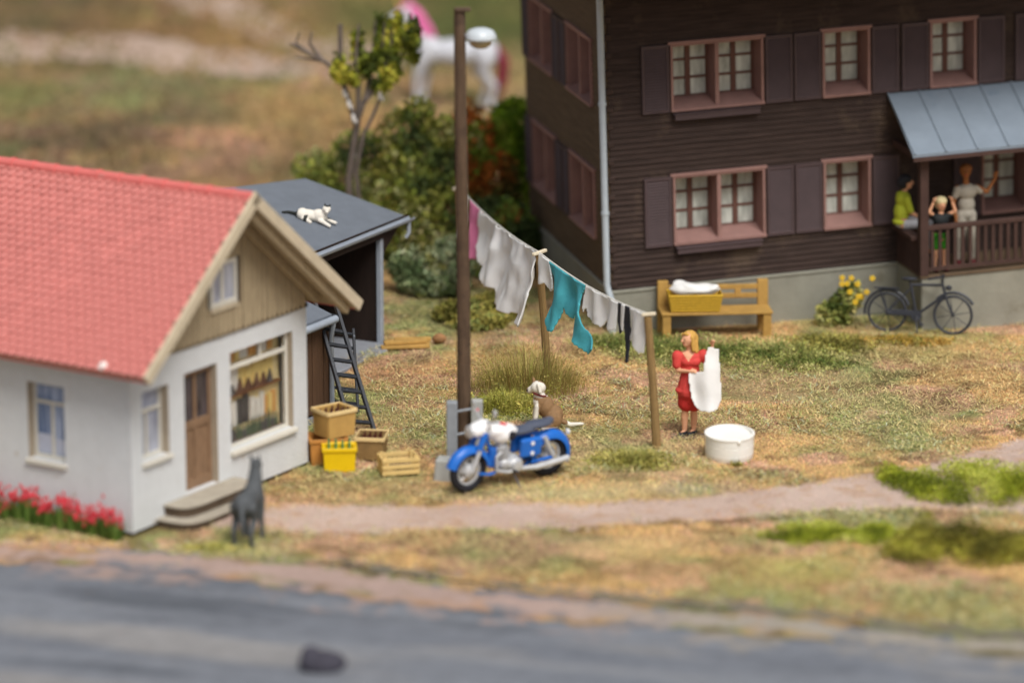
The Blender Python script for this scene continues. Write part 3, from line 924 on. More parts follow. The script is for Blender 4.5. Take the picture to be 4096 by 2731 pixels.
chalet = empty('chalet', (1.683, 6.836, .72), 0, 'large dark brown timber chalet with pink framed windows and shutters', 'house', rot=chM.to_euler())
def ch(u, v, z): return Vector((1.683, 6.836, .72)) + chM @ Vector((u, v, z))
FW, SW_, TOP = 9.2, 5.25, 6.0
za, zb, zc, zd = 1.836, .70, 4.07, 2.98
f_open = [(1.08, 2.66, zb, za), (3.72, 4.53, zb, za), (6.55, 7.35, zb, za), (1.08, 2.66, zd, zc), (3.72, 4.53, zd, zc), (5.62, 6.42, zd, zc), (7.65, 8.45, zd, zc)]
s_open = [(.80, 2.30, zb, za), (3.25, 4.75, zb, za), (.80, 2.30, zd, zc), (3.25, 4.75, zd, zc)]
SIDE = Matrix(((0, 1, 0, 0), (1, 0, 0, 0), (0, 0, 1, 0), (0, 0, 0, 1)))
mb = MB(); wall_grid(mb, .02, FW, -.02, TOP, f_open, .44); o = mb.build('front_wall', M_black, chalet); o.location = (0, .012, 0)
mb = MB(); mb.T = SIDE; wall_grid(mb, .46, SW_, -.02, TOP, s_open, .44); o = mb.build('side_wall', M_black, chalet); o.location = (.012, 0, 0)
mb = MB(); mb.box((.3, SW_ - .2, -.02), (FW, SW_, TOP)); mb.build('back_wall', M_log, chalet)
mb = MB(); mb.box((FW - .2, .26, -.02), (FW, SW_ - .2, TOP)); mb.build('side_wall', M_log, chalet)
mb = MB(); mb.box((-.06, -.07, -1.3), (FW, SW_ + .05, -.02)); mb.build('plinth', M_plinth, chalet, bevel=.02)
mb = MB(); mb.box((-.08, -.09, -.06), (FW, -.02, -.015)); mb.box((-.08, -.02, -.06), (-.02, SW_, -.015)); mb.build('plinth_ledge', M_plinth, chalet, bevel=.01)
# siding, board by board, cut around the openings
bp_ = .0955
def boards(L, holes, T, m, off):
    nrow = int(4.95 / bp_)
    for r_ in range(nrow):
        z0_ = r_ * bp_; z1_ = z0_ + bp_ - .004
        cuts = [(h[0], h[1]) for h in holes if h[2] < z1_ - .01 and h[3] > z0_ + .01]
        cuts.sort(); x_ = off
        segs = []
        for a_, b_ in cuts:
            segs.append((x_, a_)); x_ = b_
        segs.append((x_, L))
        for a_, b_ in segs:
            if b_ - a_ < .04: continue
            j = random.random() * .008
            q = MB(); q.T = T
            q.add([(a_, -.034 - j, z0_), (b_, -.034 - j, z0_), (b_, .010, z0_), (a_, .010, z0_), (a_, -.012 - j * .5, z1_), (b_, -.012 - j * .5, z1_), (b_, .010, z1_), (a_, .010, z1_)],
                  [(0, 3, 2, 1), (4, 5, 6, 7), (0, 1, 5, 4), (1, 2, 6, 5), (2, 3, 7, 6), (3, 0, 4, 7)])
            q.build('siding_board', m, chalet)
boards(FW, f_open, None, M_log, 0.0)
boards(SW_, s_open, SIDE, M_logside, 0.0)
mb = MB(); mb.box((0, -.03, int(4.95 / bp_) * bp_), (FW, .01, TOP)); mb.build('upper_siding', M_log, chalet)
mb = MB(); mb.box((-.03, 0.012, int(4.95 / bp_) * bp_), (.01, SW_, TOP)); mb.build('upper_siding', M_logside, chalet)
# corner blocks where the timbers cross
for r_ in range(17):
    q = MB(); q.box((-.046, -.046, .03 + r_ * .30), (.07, .07, .03 + r_ * .30 + .1)); q.build('corner_timber', M_log, chalet, bevel=.01)
def chalet_window(a, b, c, d, T, ledge, sh=(1, 1), name='window', swd=.46):
    wq = empty(name); wq.parent = chalet
    nh = 2 if b - a > 1.2 else 1
    q = MB(); q.T = T; fr = .055
    q.box((a - fr, -.075, d), (b + fr, .01, d + fr)); q.box((a - fr * .3, -.07, c), (a + .03, .4, d)); q.box((b - .03, -.07, c), (b + fr * .3, .4, d))
    q.box((a + .03, -.06, d - .03), (b - .03, .4, d))
    if nh == 2: q.box(((a + b) / 2 - .035, -.05, c), ((a + b) / 2 + .035, .4, d - .03))
    q.build('frame', M_pink, wq, bevel=.006)
    q = MB(); q.T = T; q.add([(a - .02, -.10, c - .03), (b + .02, -.10, c - .03), (b + .02, .4, c + .02), (a - .02, .4, c + .02), (a - .02, -.10, c + .015), (b + .02, -.10, c + .015), (b + .02, .4, c + .14), (a - .02, .4, c + .14)], [(0, 3, 2, 1), (4, 5, 6, 7), (0, 1, 5, 4), (1, 2, 6, 5), (2, 3, 7, 6), (3, 0, 4, 7)])
    q.build('sill', M_pink, wq)
    half = (b - a) / nh
    for hI in range(nh):
        A = a + hI * half + (.03 if hI == 0 else .035); Bq = a + (hI + 1) * half - (.03 if hI == nh - 1 else .035)
        q = MB(); q.T = T; y0, y1 = .33, .37
        bars_x = [A, (A + Bq) / 2, Bq]; c2, d2 = c + .13, d - .03
        q.box((A, y0, c2), (A + .05, y1, d2)); q.box((Bq - .05, y0, c2), (Bq, y1, d2)); q.box(((A + Bq) / 2 - .045, y0 - .01, c2), ((A + Bq) / 2 + .045, y1, d2))
        zr_ = [c2 + (d2 - c2) * k / 3 for k in range(4)]
        for s0, s1 in ((A + .05, (A + Bq) / 2 - .045), ((A + Bq) / 2 + .045, Bq - .05)):
            for k in range(4):
                zq = zr_[k]; q.box((s0, y0 + .005, max(c2, zq - .022)), (s1, y1 - .005, min(d2, zq + .022)))
            for k in range(3):
                p = MB(); p.T = T; p.box((s0, y0 + .02, zr_[k] + .022), (s1, y0 + .028, zr_[k + 1] - .022)); p.build('pane', M_pane, wq)
        q.build('sash', M_pinkdk, wq)
    for side, on in zip((-1, 1), sh):
        if not on: continue
        x0_, x1_ = (a - fr - swd, a - fr + .01) if side < 0 else (b + fr - .01, b + fr + swd)
        q = MB(); q.T = T; f_ = .04
        q.box((x0_, -.085, c - .03), (x0_ + f_, -.04, d + .02)); q.box((x1_ - f_, -.085, c - .03), (x1_, -.04, d + .02))
        q.box((x0_ + f_, -.085, c - .03), (x1_ - f_, -.04, c + .02)); q.box((x0_ + f_, -.085, d - .03), (x1_ - f_, -.04, d + .02))
        q.box((x0_ + f_, -.06, c + .02), (x1_ - f_, -.045, d - .03))
        nsl = 22
        for k in range(nsl):
            z_ = c + .025 + (d - c - .06) * k / nsl
            q.add([(x0_ + f_, -.082, z_), (x1_ - f_, -.082, z_), (x1_ - f_, -.06, z_ + .03), (x0_ + f_, -.06, z_ + .03), (x0_ + f_, -.06, z_), (x1_ - f_, -.06, z_)], [(0, 1, 2, 3), (0, 4, 5, 1), (0, 3, 4), (1, 5, 2)])
        q.build('shutter', M_shutter, wq)
    if ledge:
        q = MB(); q.T = T; q.box((a + .02, -.16, c - .17), (b - .08, -.04, c - .07)); q.box((a + .0, -.18, c - .075), (b - .06, -.04, c - .055)); q.build('ledge', M_shutter, wq, bevel=.008)
for i_, h in enumerate(f_open):
    chalet_window(*h, None, i_ in (0, 3), (1, 1))
for i_, h in enumerate(s_open):
    chalet_window(*h, SIDE, False, (0, 1) if h[0] < 1 else (1, 1), swd=.40)
# downpipe at the corner
q = MB()
q.tube([(-.13, -.10, 5.6), (-.13, -.10, .12), (-.12, -.12, .04), (-.09, -.19, -.12), (-.09, -.2, -.22), (-.09, -.2, -.9)], .058, 12)
dp = q.build('downpipe', M_pipe, chalet, smooth=True)
q = MB()
for z_ in (3.2, 1.35, -.5): q.lathe([(.068, -.03), (.072, 0), (.068, .03)], 12, Matrix.Translation((-.13 if z_ > 0 else -.09, -.1 if z_ > 0 else -.2, z_)))
q.build('pipe_collar', M_pipe, dp, smooth=True)
# main roof, out of view; eaves lengthened to shade the upper walls
M_chroof = mat('chalet_roof', S('3f3a38'), rough=.8, var=.2, scale=3, bump=.3)
q = MB(); q.add([(-1.4, -2.1, 5.42), (FW + 1, -2.1, 5.42), (FW + 1, SW_ / 2, 7.1), (-1.4, SW_ / 2, 7.1), (-1.4, SW_ + 1.4, 5.42), (FW + 1, SW_ + 1.4, 5.45),
                 (-1.4, -2.1, 5.54), (FW + 1, -2.1, 5.54), (FW + 1, SW_ / 2, 7.22), (-1.4, SW_ / 2, 7.22), (-1.4, SW_ + 1.4, 5.54), (FW + 1, SW_ + 1.4, 5.57)],
                [(0, 3, 2, 1), (3, 4, 5, 2), (6, 7, 8, 9), (9, 8, 11, 10), (0, 1, 7, 6), (4, 10, 11, 5), (0, 6, 9, 3), (3, 9, 10, 4), (1, 2, 8, 7), (2, 5, 11, 8)])
q.build('main_roof', M_chroof, chalet)
# porch: platform, post, rail, balusters, slate blue roof
porch = empty('porch'); porch.parent = chalet
PV = -1.25
q = MB(); q.box((5.0, PV, -1.2), (FW, -.071, -.0)); q.build('platform', M_plinth, porch, bevel=.02)
q = MB(); q.box((4.98, PV - .02, 0.002), (FW, -.1, .035)); q.build('floor_boards', M_logside, porch)
M_postw = mat('porch_timber', S('49352f'), rough=.8, var=.2, scale=4, bump=.2)
for u_ in (5.06, 7.6):
    q = MB(); q.box((u_ - .075, PV + .0, .036), (u_ + .075, PV + .15, 2.02)); q.build('post', M_postw, porch, bevel=.01)
q = MB(); q.box((4.9, PV - .01, 2.02), (FW, PV + .13, 2.14)); q.build('header_beam', M_postw, porch, bevel=.01)
q = MB(); q.box((4.93, PV + .13, 2.02), (5.03, -.04, 2.14)); q.build('header_beam', M_postw, porch, bevel=.01)
q = MB(); q.box((5.14, PV + .04, .80), (7.52, PV + .12, .88)); q.build('handrail', M_postw, porch, bevel=.008)
q = MB(); q.box((5.14, PV + .05, .10), (7.52, PV + .11, .16)); q.build('bottom_rail', M_postw, porch)
for k in range(17):
    u_ = 5.22 + k * .135
    q = MB(); q.box((u_ - .028, PV + .058, .16), (u_ + .028, PV + .102, .80)); q.build('baluster', M_postw, porch)
M_porchroof = mat('slate_blue_sheet_roof', S('7b8691'), rough=.55, var=.10, scale=2, bump=.08, spec=.35, mottle=(S('6d7a88'), 1.5, .6))
pr_ = [(4.79, -1.42, 2.13), (FW, -1.42, 2.13), (FW, -.04, 2.87), (4.86, -.04, 2.87)]
q = MB(); q.add([Vector(p) for p in pr_] + [Vector(p) + Vector((0, 0, .05)) for p in pr_], [(3, 2, 1, 0), (4, 5, 6, 7), (0, 1, 5, 4), (1, 2, 6, 5), (2, 3, 7, 6), (3, 0, 4, 7)])
prf = q.build('porch_roof', M_porchroof, porch)
for k in range(8):
    u_ = 4.83 + k * .55
    q = MB(); q.beam((u_, -1.43, 2.19), (u_ + .03, -.05, 2.93), .03, .02); q.build('roof_seam', M_porchroof, prf)
q = MB(); q.box((4.8, -1.435, 2.06), (FW, -1.40, 2.13)); q.build('fascia', M_postw, porch)

# ================================================================ open shed with slate grey roof
M_felt = mat('slate_grey_felt', S('6c727a'), rough=.85, var=.1, scale=4, bump=.35, bscale=60, spec=.2)
M_gutter = mat('light_zinc', S('98a0aa'), rough=.5, var=.1, scale=6, bump=.05, spec=.4)
M_shedwood = mat('dark_shed_plank', S('2a1e18'), rough=.85, var=.3, scale=4, bump=.3, streak=(5, 5, .7))
M_plank = mat('brown_hut_plank', S('5c4330'), rough=.8, var=.25, scale=4, bump=.3, streak=(6, 6, .7))
M_slab = mat('concrete_slab', S('878a90'), rough=.9, var=.12, scale=5, bump=.3)
shed = empty('open_shed', (-1.76, 6.72, 0), R(62.7), 'open dark shed with slate grey roof behind the cottage', 'shed')
# local: x along the gutter (0 = right end, negative to the left), y into the shed
rp = [(0, 0), (0, 1.92), (-1.64, 2.38), (-3.5, 2.85), (-3.5, 0)]
rz_ = lambda y: 2.0 + .234 * y
q = MB(); q.add([(x, y, rz_(y)) for x, y in rp] + [(x, y, rz_(y) - .09) for x, y in rp], [(0, 1, 2, 3, 4), (9, 8, 7, 6, 5)] + [(i, i + 5, (i + 1) % 5 + 5, (i + 1) % 5) for i in range(5)])
q.build('roof', M_felt, shed)
q = MB(); q.box((-3.5, -.03, 1.955), (.02, .0, 2.02)); q.build('roof_edge', M_shedwood, shed)
q = MB(); pts_ = [(.05, -.09, 1.97), (-3.5, -.09, 1.97)]
n = 8; vs = []
for xq in (.05, -3.5):
    for i in range(n + 1):
        t = math.pi + math.pi * i / n; vs.append((xq, -.09 + math.cos(t) * .065, 1.99 + math.sin(t) * .075))
    for i in range(n + 1):
        t = math.pi + math.pi * (n - i) / n; vs.append((xq, -.09 + math.cos(t) * .05, 1.99 + math.sin(t) * .06))
k_ = 2 * (n + 1)
q.add(vs, [tuple(range(k_)), tuple(range(2 * k_ - 1, k_ - 1, -1))] + [(i, (i + 1) % k_, k_ + (i + 1) % k_, k_ + i) for i in range(k_)])
gt = q.build('gutter', M_gutter, shed, smooth=True)
q = MB(); q.tube([(-.06, -.09, 1.93), (-.06, -.09, 1.74), (-.10, -.05, 1.66)], .035, 8); q.build('spout', M_gutter, gt, smooth=True)
q = MB(); q.box((-.86, .05, -.1), (-.78, 1.9, 2.0)); q.build('end_wall', M_shedwood, shed)
q = MB(); q.box((-3.4, 1.8, -.1), (-.86, 1.88, 2.35)); q.build('back_wall', M_shedwood, shed)
q = MB(); q.box((-3.4, .05, -.1), (-3.32, 1.8, 2.0)); q.build('end_wall', M_shedwood, shed)
for k in range(1, 15):
    q = MB(); q.box((-3.3 + k * .165, 1.78, .05), (-3.3 + k * .165 + .012, 1.80, 2.3)); q.build('cover_strip', M_shedwood, shed)
q = MB(); q.box((-.90, -.02, -.1), (-.80, .07, 2.0)); q.build('corner_post', M_gutter, shed, bevel=.01)
q = MB(); q.box((-3.4, -.05, 1.80), (-.80, .03, 1.92)); q.build('lintel', M_shedwood, shed)
q = MB(); q.prism([(-.80, 1.9), (-.2, 1.9), (-.80, 1.5)], .05); q.build('bracket', M_shedwood, shed)
q = MB(); q.box((-3.4, -.30, -.1), (-.86, 1.8, .03)); q.build('floor_slab', M_slab, shed, bevel=.02)
q = MB(); q.box((-2.9, 1.4, .3), (-.86, 1.79, .36)); q.build('inner_shelf', M_shedwood, shed)

# ---------------------------------------------------------------- low plank hut beside the cottage
hut = empty('plank_hut', (-2.84, 1.83, 0), R(60.6), 'low brown plank hut tucked behind the cottage corner', 'hut')
for k in range(8):
    q = MB(); q.box((-1.3 + k * .1625, -.02 - .008 * (k % 2), .06), (-1.3 + k * .1625 + .156, .03, 1.5)); q.build('plank', M_plank, hut)
q = MB(); q.box((-1.3, .031, .02), (0, 1.2, 1.5)); q.build('hut_body', M_plank, hut)
for k in range(7):
    q = MB(); q.box((.001, .04 + k * .165, .06), (.03, .04 + k * .165 + .158, 1.5)); q.build('plank', M_plank, hut)
q = MB(); q.box((-1.3, -.2, -.05), (.12, 1.2, .02)); q.build('base_slab', M_slab, hut, bevel=.01)
q = MB(); q.add([(-1.35, -.14, 1.52), (-.1, -.14, 1.52), (-.1, 1.3, 2.0), (-1.35, 1.3, 2.0), (-1.35, -.14, 1.58), (-.1, -.14, 1.58), (-.1, 1.3, 2.06), (-1.35, 1.3, 2.06)], [(0, 3, 2, 1), (4, 5, 6, 7), (0, 1, 5, 4), (1, 2, 6, 5), (2, 3, 7, 6), (3, 0, 4, 7)])
q.build('roof', M_felt, hut)
q = MB(); q.tube([(-1.35, -.19, 1.5), (-.06, -.19, 1.5)], .06, 10); q.build('gutter', M_gutter, hut, smooth=True)
q = MB(); q.tube([(-.12, -.19, 1.47), (-.12, -.17, 1.36), (-.02, -.08, 1.2), (-.02, -.08, .05)], .04, 8); q.build('downpipe', M_gutter, hut, smooth=True)

# ---------------------------------------------------------------- ladders
M_ladder = mat('charcoal_ladder', S('2a2d33'), rough=.5, var=.3, scale=14, bump=.4, spec=.5, mottle=(S('6f7680'), 16, .6), dist=.01)
def ladder(b0, b1, t0, t1, nr, r, label):
    L0 = empty('ladder', tuple((Vector(b0) + Vector(b1)) / 2), 0, label, 'ladder')
    o_ = Vector(L0.location)
    b0, b1, t0, t1 = [Vector(p) - o_ for p in (b0, b1, t0, t1)]
    for p, q_ in ((b0, t0), (b1, t1)):
        m = MB(); m.beam(p, q_, r * 1.5, r * 2.2); m.build('rail', M_ladder, L0, bevel=.006)
    for k in range(nr):
        t = (k + .55) / nr
        m = MB(); m.tube([b0.lerp(t0, t), b1.lerp(t1, t)], r * .95, 8); m.build('rung', M_ladder, L0, smooth=True)
ladder((-2.45, .74, 0), (-2.09, .66, 0), (-3.09, 2.1, 1.84), (-2.76, 2.04, 1.78), 9, .036, 'charcoal ladder with nine rungs leaning on the hut gutter')
ladder((-2.80, 1.95, 0), (-2.38, 1.78, 0), (-2.86, 2.32, 1.25), (-2.46, 2.2, 1.22), 6, .028, 'short dark ladder standing behind the leaning ladder')

# ---------------------------------------------------------------- crates
def crate(loc, rz, sx, sy, sz, m, label, bottles=None, bm_=None, slats=0, taper=.93, mb_=None):
    c = empty('crate', loc, rz, label, 'crate')
    hx, hy = sx / 2, sy / 2; t = .035
    q = MB()
    def side(x0, y0, x1, y1):
        q.add([(x0 * taper, y0 * taper, 0), (x1 * taper, y0 * taper, 0), (x1 * taper, y1 * taper, 0), (x0 * taper, y1 * taper, 0), (x0, y0, sz), (x1, y0, sz), (x1, y1, sz), (x0, y1, sz)], [(0, 3, 2, 1), (4, 5, 6, 7), (0, 1, 5, 4), (1, 2, 6, 5), (2, 3, 7, 6), (3, 0, 4, 7)])
    if not slats:
        side(-hx, -hy, hx, -hy + t); side(-hx, hy - t, hx, hy); side(-hx, -hy + t, -hx + t, hy - t); side(hx - t, -hy + t, hx, hy - t)
        q.box((-hx * taper + t, -hy * taper + t, .0), (hx * taper - t, hy * taper - t, .03))
        q.build('body', m, c, bevel=.008)
        q = MB(); e = .018
        q.box((-hx - e, -hy - e, sz - .05), (hx + e, -hy + .002, sz + .012)); q.box((-hx - e, hy - .002, sz - .05), (hx + e, hy + e, sz + .012)); q.box((-hx - e, -hy + .002, sz - .05), (-hx + .002, hy - .002, sz + .012)); q.box((hx - .002, -hy + .002, sz - .05), (hx + e, hy - .002, sz + .012))
        q.build('rim', mb_ or m, c, bevel=.008)
    else:
        for k in range(slats):
            z0 = sz * k / slats; z1 = z0 + sz / slats * .74
            for lo, hi in (((-hx, -hy, z0), (hx, -hy + .03, z1)), ((-hx, hy - .03, z0), (hx, hy, z1)), ((-hx, -hy + .031, z0), (-hx + .03, hy - .031, z1)), ((hx - .03, -hy + .031, z0), (hx, hy - .031, z1))):
                p = MB(); p.box(lo, hi); p.build('slat', m, c, bevel=.006)
        for sx_ in (-1, 1):
            for sy_ in (-1, 1):
                p = MB(); p.cbox((sx_ * (hx - .055), sy_ * (hy - .055), sz / 2), (.05, .05, sz)); p.build('corner_post', m, c)
        p = MB(); p.box((-hx + .03, -hy + .03, 0), (hx - .03, hy - .03, .03)); p.build('bottom', m, c)
        p = MB(); p.ball((.08, .0, .06), (hx * .6, hy * .5, .08), 10); p.ball((-.05, .03, .07), (.1, .08, .07), 8); p.build('contents', bm_, c, smooth=True)
    if bottles:
        nx, ny = bottles
        for i in range(nx):
            for j in range(ny):
                x = (-hx + .09) + (sx - .18) * i / max(1, nx - 1); y = (-hy + .09) + (sy - .18) * j / max(1, ny - 1)
                h = sz * random.uniform(.95, 1.05) * (1.2 if m is M_yel else 1)
                p = MB(); p.lathe([(.028, .03), (.034, .05), (.034, h * .55), (.014, h * .75), (.013, h), (.016, h + .01)], 8, Matrix.Translation((x, y, 0)))
                p.build('bottle', bm_, c, smooth=True)
    return c
M_yel = mat('yellow_plastic', S('e3bc08'), rough=.45, var=.06, scale=3, bump=.05, spec=.4)
M_tan = mat('tan_plastic', S('bd9655'), rough=.65, var=.14, scale=4, bump=.12, mottle=(S('8a6d3c'), 5, .62))
M_tanrim = mat('pale_tan_rim', S('e0c48c'), rough=.6, var=.06, scale=5, bump=.05)
M_brn = mat('mud_brown_plastic', S('8b7046'), rough=.7, var=.25, scale=5, bump=.2, mottle=(S('c9a65a'), 4, .62))
M_orangec = mat('orange_tan_plastic', S('b9803f'), rough=.6, var=.12, scale=4, bump=.1)
M_slatw = mat('pale_crate_wood', S('d6b878'), rough=.7, var=.12, scale=6, bump=.15)
M_botg = mat('green_bottle', S('1f8a62'), rough=.25, var=.05, bump=0, spec=.6)
M_botb = mat('brown_bottle', S('5a2f26'), rough=.3, var=.1, bump=0, spec=.5)
M_dkcont = mat('dark_contents', S('3a3340'), rough=.8, var=.3, scale=12, bump=.4)
crate((-2.73, -1.02, 0), R(12), .56, .44, .40, M_orangec, 'orange tan crate at the cottage corner, under the stacked crate', None, None)
crate((-2.62, -.98, .412), R(38), .50, .42, .40, M_tan, 'tan crate of brown bottles stacked on the orange tan one', (4, 3), M_botb, mb_=M_tanrim)
crate((-2.53, -1.42, 0), R(4), .48, .34, .36, M_yel, 'bright yellow crate holding green bottles', (4, 2), M_botg, mb_=M_yel)
crate((-2.08, -.72, 0), R(-7), .42, .46, .34, M_brn, 'muddy brown crate of brown bottles beside the yellow crate', (4, 3), M_botb, mb_=M_tanrim)
crate((-1.66, -1.58, .02), R(14), .56, .40, .27, M_slatw, 'pale slatted wooden crate standing apart on the grass', None, M_dkcont, slats=3)

# pallets / planks lying on the grass right of the shed
M_pal = mat('raw_plank', S('b8914f'), rough=.8, var=.2, scale=6, bump=.2)
pal = empty('plank_pile', (-1.72, 5.75, 0), R(8), 'small pile of raw planks lying by the shed opening', 'planks')
for k, (x, y, z, l_, r_) in enumerate([(-.05, -.12, .05, .8, 0), (.0, .05, .05, .75, .05), (.02, .2, .05, .7, -.04), (-.04, -.05, .11, .72, .1), (.1, .12, .11, .6, -.06)]):
    q = MB(); q.cbox((x, y, z), (l_, .13, .05), (0, 0, r_)); q.build('plank', M_pal, pal, bevel=.006)
q = MB(); q.ball((.52, .25, .09), (.12, .09, .09), 10)
rockb = q.build('stone', mat('reddish_stone', S('a0764f'), rough=.9, var=.3, scale=9, bump=.5), None, smooth=True)
rockb.location = (-1.72, 5.75, 0); tag(rockb, 'small reddish stone beside the pile of planks', 'stone')

# ================================================================ lamp pole with concrete stubs
M_pole = mat('brown_pole_wood', S('5c4938'), rough=.85, var=.35, scale=4, bump=.5, streak=(7, 7, .6), mottle=(S('43342a'), 1.2, .52))
M_conc = mat('pale_concrete', S('a3a49f'), rough=.9, var=.12, scale=6, bump=.3)
M_concdk = mat('grey_concrete', S('8c9094'), rough=.9, var=.12, scale=6, bump=.3)
pole = empty('lamp_pole', (-.70, -1.0, 0), 0, 'tall brown wooden lamp pole between two concrete stubs', 'lamp pole')
q = MB()
pts = []; rs = []
for k in range(13):
    t = k / 12; pts.append((-.01 - .03 * t + .012 * math.sin(t * 5), .01 * math.sin(t * 7), -.1 + 6.86 * t)); rs.append(.108 - .022 * t)
q.tube(pts, rs, 14); q.build('post', M_pole, pole, smooth=True)
q = MB(); q.box((-.26, -.36, -.1), (-.10, -.2, 1.0)); q.build('concrete_stub', M_concdk, pole, bevel=.015)
q = MB(); q.box((.10, -.2, -.1), (.27, -.04, .98)); q.build('concrete_stub', M_conc, pole, bevel=.015)
q = MB(); q.tube([(-.11, -.3, .5), (.2, -.1, .5)], .02, 8); q.tube([(-.11, -.3, .85), (.2, -.1, .85)], .02, 8); q.build('clamp_bolt', M_concdk, pole)
q = MB(); q.cbox((0, 0, 6.74), (.22, .22, .04)); q.build('cap', M_pole, pole, bevel=.01)
lamp = empty('lamp'); lamp.parent = pole; lamp.location = (.20, -.02, 6.26); lamp.scale = (.86, .86, .8)
M_enamel = mat('white_enamel_shade', S('c3cace'), rough=.3, var=.04, bump=0, spec=.5)
q = MB(); q.lathe([(.245, -.04), (.26, -.02), (.255, .05), (.21, .12), (.12, .16), (.03, .17)], 24, Matrix.Translation((.06, 0, 0.1))); q.build('shade', M_enamel, lamp, smooth=True)
q = MB(); q.lathe([(.10, -.16), (.17, -.11), (.19, -.05), (.19, .0)], 18, Matrix.Translation((.06, 0, .06))); q.build('globe', mat('amber_lamp_glass', S('a08f6a'), rough=.25, var=.1, bump=0, spec=.5), lamp, smooth=True)
q = MB(); q.tube([(-.2, 0, .14), (-.1, 0, .18), (.03, 0, .24)], .025, 8); q.build('arm', M_concdk, lamp, smooth=True)
blk = MB(); blk.add([(-.2, -.16, -.05), (.2, -.16, -.05), (.2, .16, -.05), (-.2, .16, -.05), (-.17, -.14, .3), (.17, -.14, .3), (.17, .14, .3), (-.17, .14, .3)], [(0, 3, 2, 1), (4, 5, 6, 7), (0, 1, 5, 4), (1, 2, 6, 5), (2, 3, 7, 6), (3, 0, 4, 7)])
b_ = blk.build('concrete_block', M_conc, None, bevel=.02, loc=(-.93, -1.85, 0), rot=(0, 0, R(-8)))
tag(b_, 'pale concrete block behind the motorcycle front wheel', 'block')

# ================================================================ washing line
M_linepost = mat('tan_line_post', S('8c7148'), rough=.85, var=.22, scale=5, bump=.3, streak=(5, 5, .6))
M_peg = mat('pale_crosspiece', S('d8cbb0'), rough=.7, var=.1, bump=.1)
T1 = Vector((2.01, -.31, 2.03)); T2 = Vector((.42, 3.74, 2.03)); T3 = Vector((-.91, 8.64, 2.03))
B1 = Vector((2.17, -.31, -.1)); B2 = Vector((.58, 3.74, -.1)); B3 = Vector((-.80, 8.64, -.1))
for T_, B_, lb, pd in ((T1, B1, 'near leaning tan post of the washing line', (.2, 0)), (T2, B2, 'middle tan post of the washing line, beside the white sheet', (.12, .12)), (T3, B3, 'far washing line post half hidden behind the lamp pole', (.1, .1))):
    e = empty('line_post', tuple(B_ + Vector((0, 0, .1))), 0, lb, 'post', 'posts of the washing line')
    o_ = Vector(e.location)
    q = MB(); q.tube([B_ - o_, B_.lerp(T_, .5) - o_ + Vector((.01, 0, 0)), T_ - o_], [.068, .062, .058], 8); q.build('shaft', M_linepost, e, smooth=True)
    q = MB(); p_ = T_ - o_ + Vector((0, 0, .03)); q.beam(p_ + Vector((-.09, -pd[1], 0)), p_ + Vector((.12, pd[1], .02)), .06, .05); q.build('crosspiece', M_peg, e, bevel=.01)
M_rope = mat('white_cord', S('ddd9cf'), rough=.8, var=.05, bump=.1)
def cord(A, Bq, nm, lb):
    q = MB(); pts = []
    for k in range(15):
        t = k / 14; pts.append(A.lerp(Bq, t) + Vector((0, 0, .05 - .10 * 4 * t * (1 - t))))
    q.tube(pts, .012, 6); o = q.build(nm, M_rope, None, smooth=True); tag(o, lb, 'cord')
cord(T2, T1, 'washing_line', 'white cord between the near and middle line posts')
cord(T3, T2, 'washing_line', 'white cord between the middle and far line posts')
def pin(poly, s, t):
    r = False; j = len(poly) - 1
    for i in range(len(poly)):
        a, b = poly[i], poly[j]
        if (a[1] > t) != (b[1] > t) and s < (b[0] - a[0]) * (t - a[1]) / (b[1] - a[1]) + a[0]: r = not r
        j = i
    return r
def garment(name, poly, A, Bq, m, label, cat='garment', res=.026, wave=.05, freq=9, seed=0, thick=.03, group=None, fold=True, swing=.17):
    L_ = (Bq - A).length; d = (Bq - A).normalized(); nr = Vector((-d.y, d.x, 0)).normalized()
    if nr.y > 0: nr = -nr
    s0 = min(p[0] for p in poly); s1 = max(p[0] for p in poly); t1 = max(p[1] for p in poly)
    ns = int((s1 - s0) / res) + 1; ntt = int(t1 / res) + 1
    bm = bmesh.new(); vd = {}
    def vert(i, j):
        if (i, j) in vd: return vd[(i, j)]
        s = s0 + i * res; t = j * res
        f = min(1, t / .35)
        wv = math.sin(s * freq + seed + 1.5 * mnoise.noise((s * 2, t * 1.2, seed))) * wave * f + mnoise.noise((s * 4, t * 3, seed + 5)) * wave * .7
        k = s / L_
        p = A + d * s + Vector((0, 0, .05 - .10 * 4 * k * (1 - k))) + nr * (wv + .012 + swing * t * t) + Vector((0, 0, -t + mnoise.noise((s * 3, t * 3, seed + 9)) * .015))
        vd[(i, j)] = bm.verts.new(p); return vd[(i, j)]
    for i in range(ns):
        for j in range(ntt):
            if pin(poly, s0 + (i + .5) * res, max(.001, (j + .5) * res)):
                bm.faces.new((vert(i, j), vert(i + 1, j), vert(i + 1, j + 1), vert(i, j + 1)))
    if fold:  # the rolled hem over the cord
        ts = [i for i in range(ns) if (i, 0) in vd and (i + 1, 0) in vd]
    bmesh.ops.smooth_vert(bm, verts=[v for v in bm.verts if v.is_boundary], factor=.5, use_axis_x=True, use_axis_y=True, use_axis_z=True)
    me = bpy.data.meshes.new(name); bm.to_mesh(me); bm.free(); me.materials.append(m)
    o = link(name, me, None, 'all')
    so = o.modifiers.new('thickness', 'SOLIDIFY'); so.thickness = thick; so.offset = 0
    sb = o.modifiers.new('soft', 'SUBSURF'); sb.levels = 1; sb.render_levels = 1
    tag(o, label, cat, group)
    return o
M_white = mat('white_laundry', S('f6f5f2'), rough=.8, var=.04, scale=5, bump=.12, bscale=18)
tn = M_white.node_tree
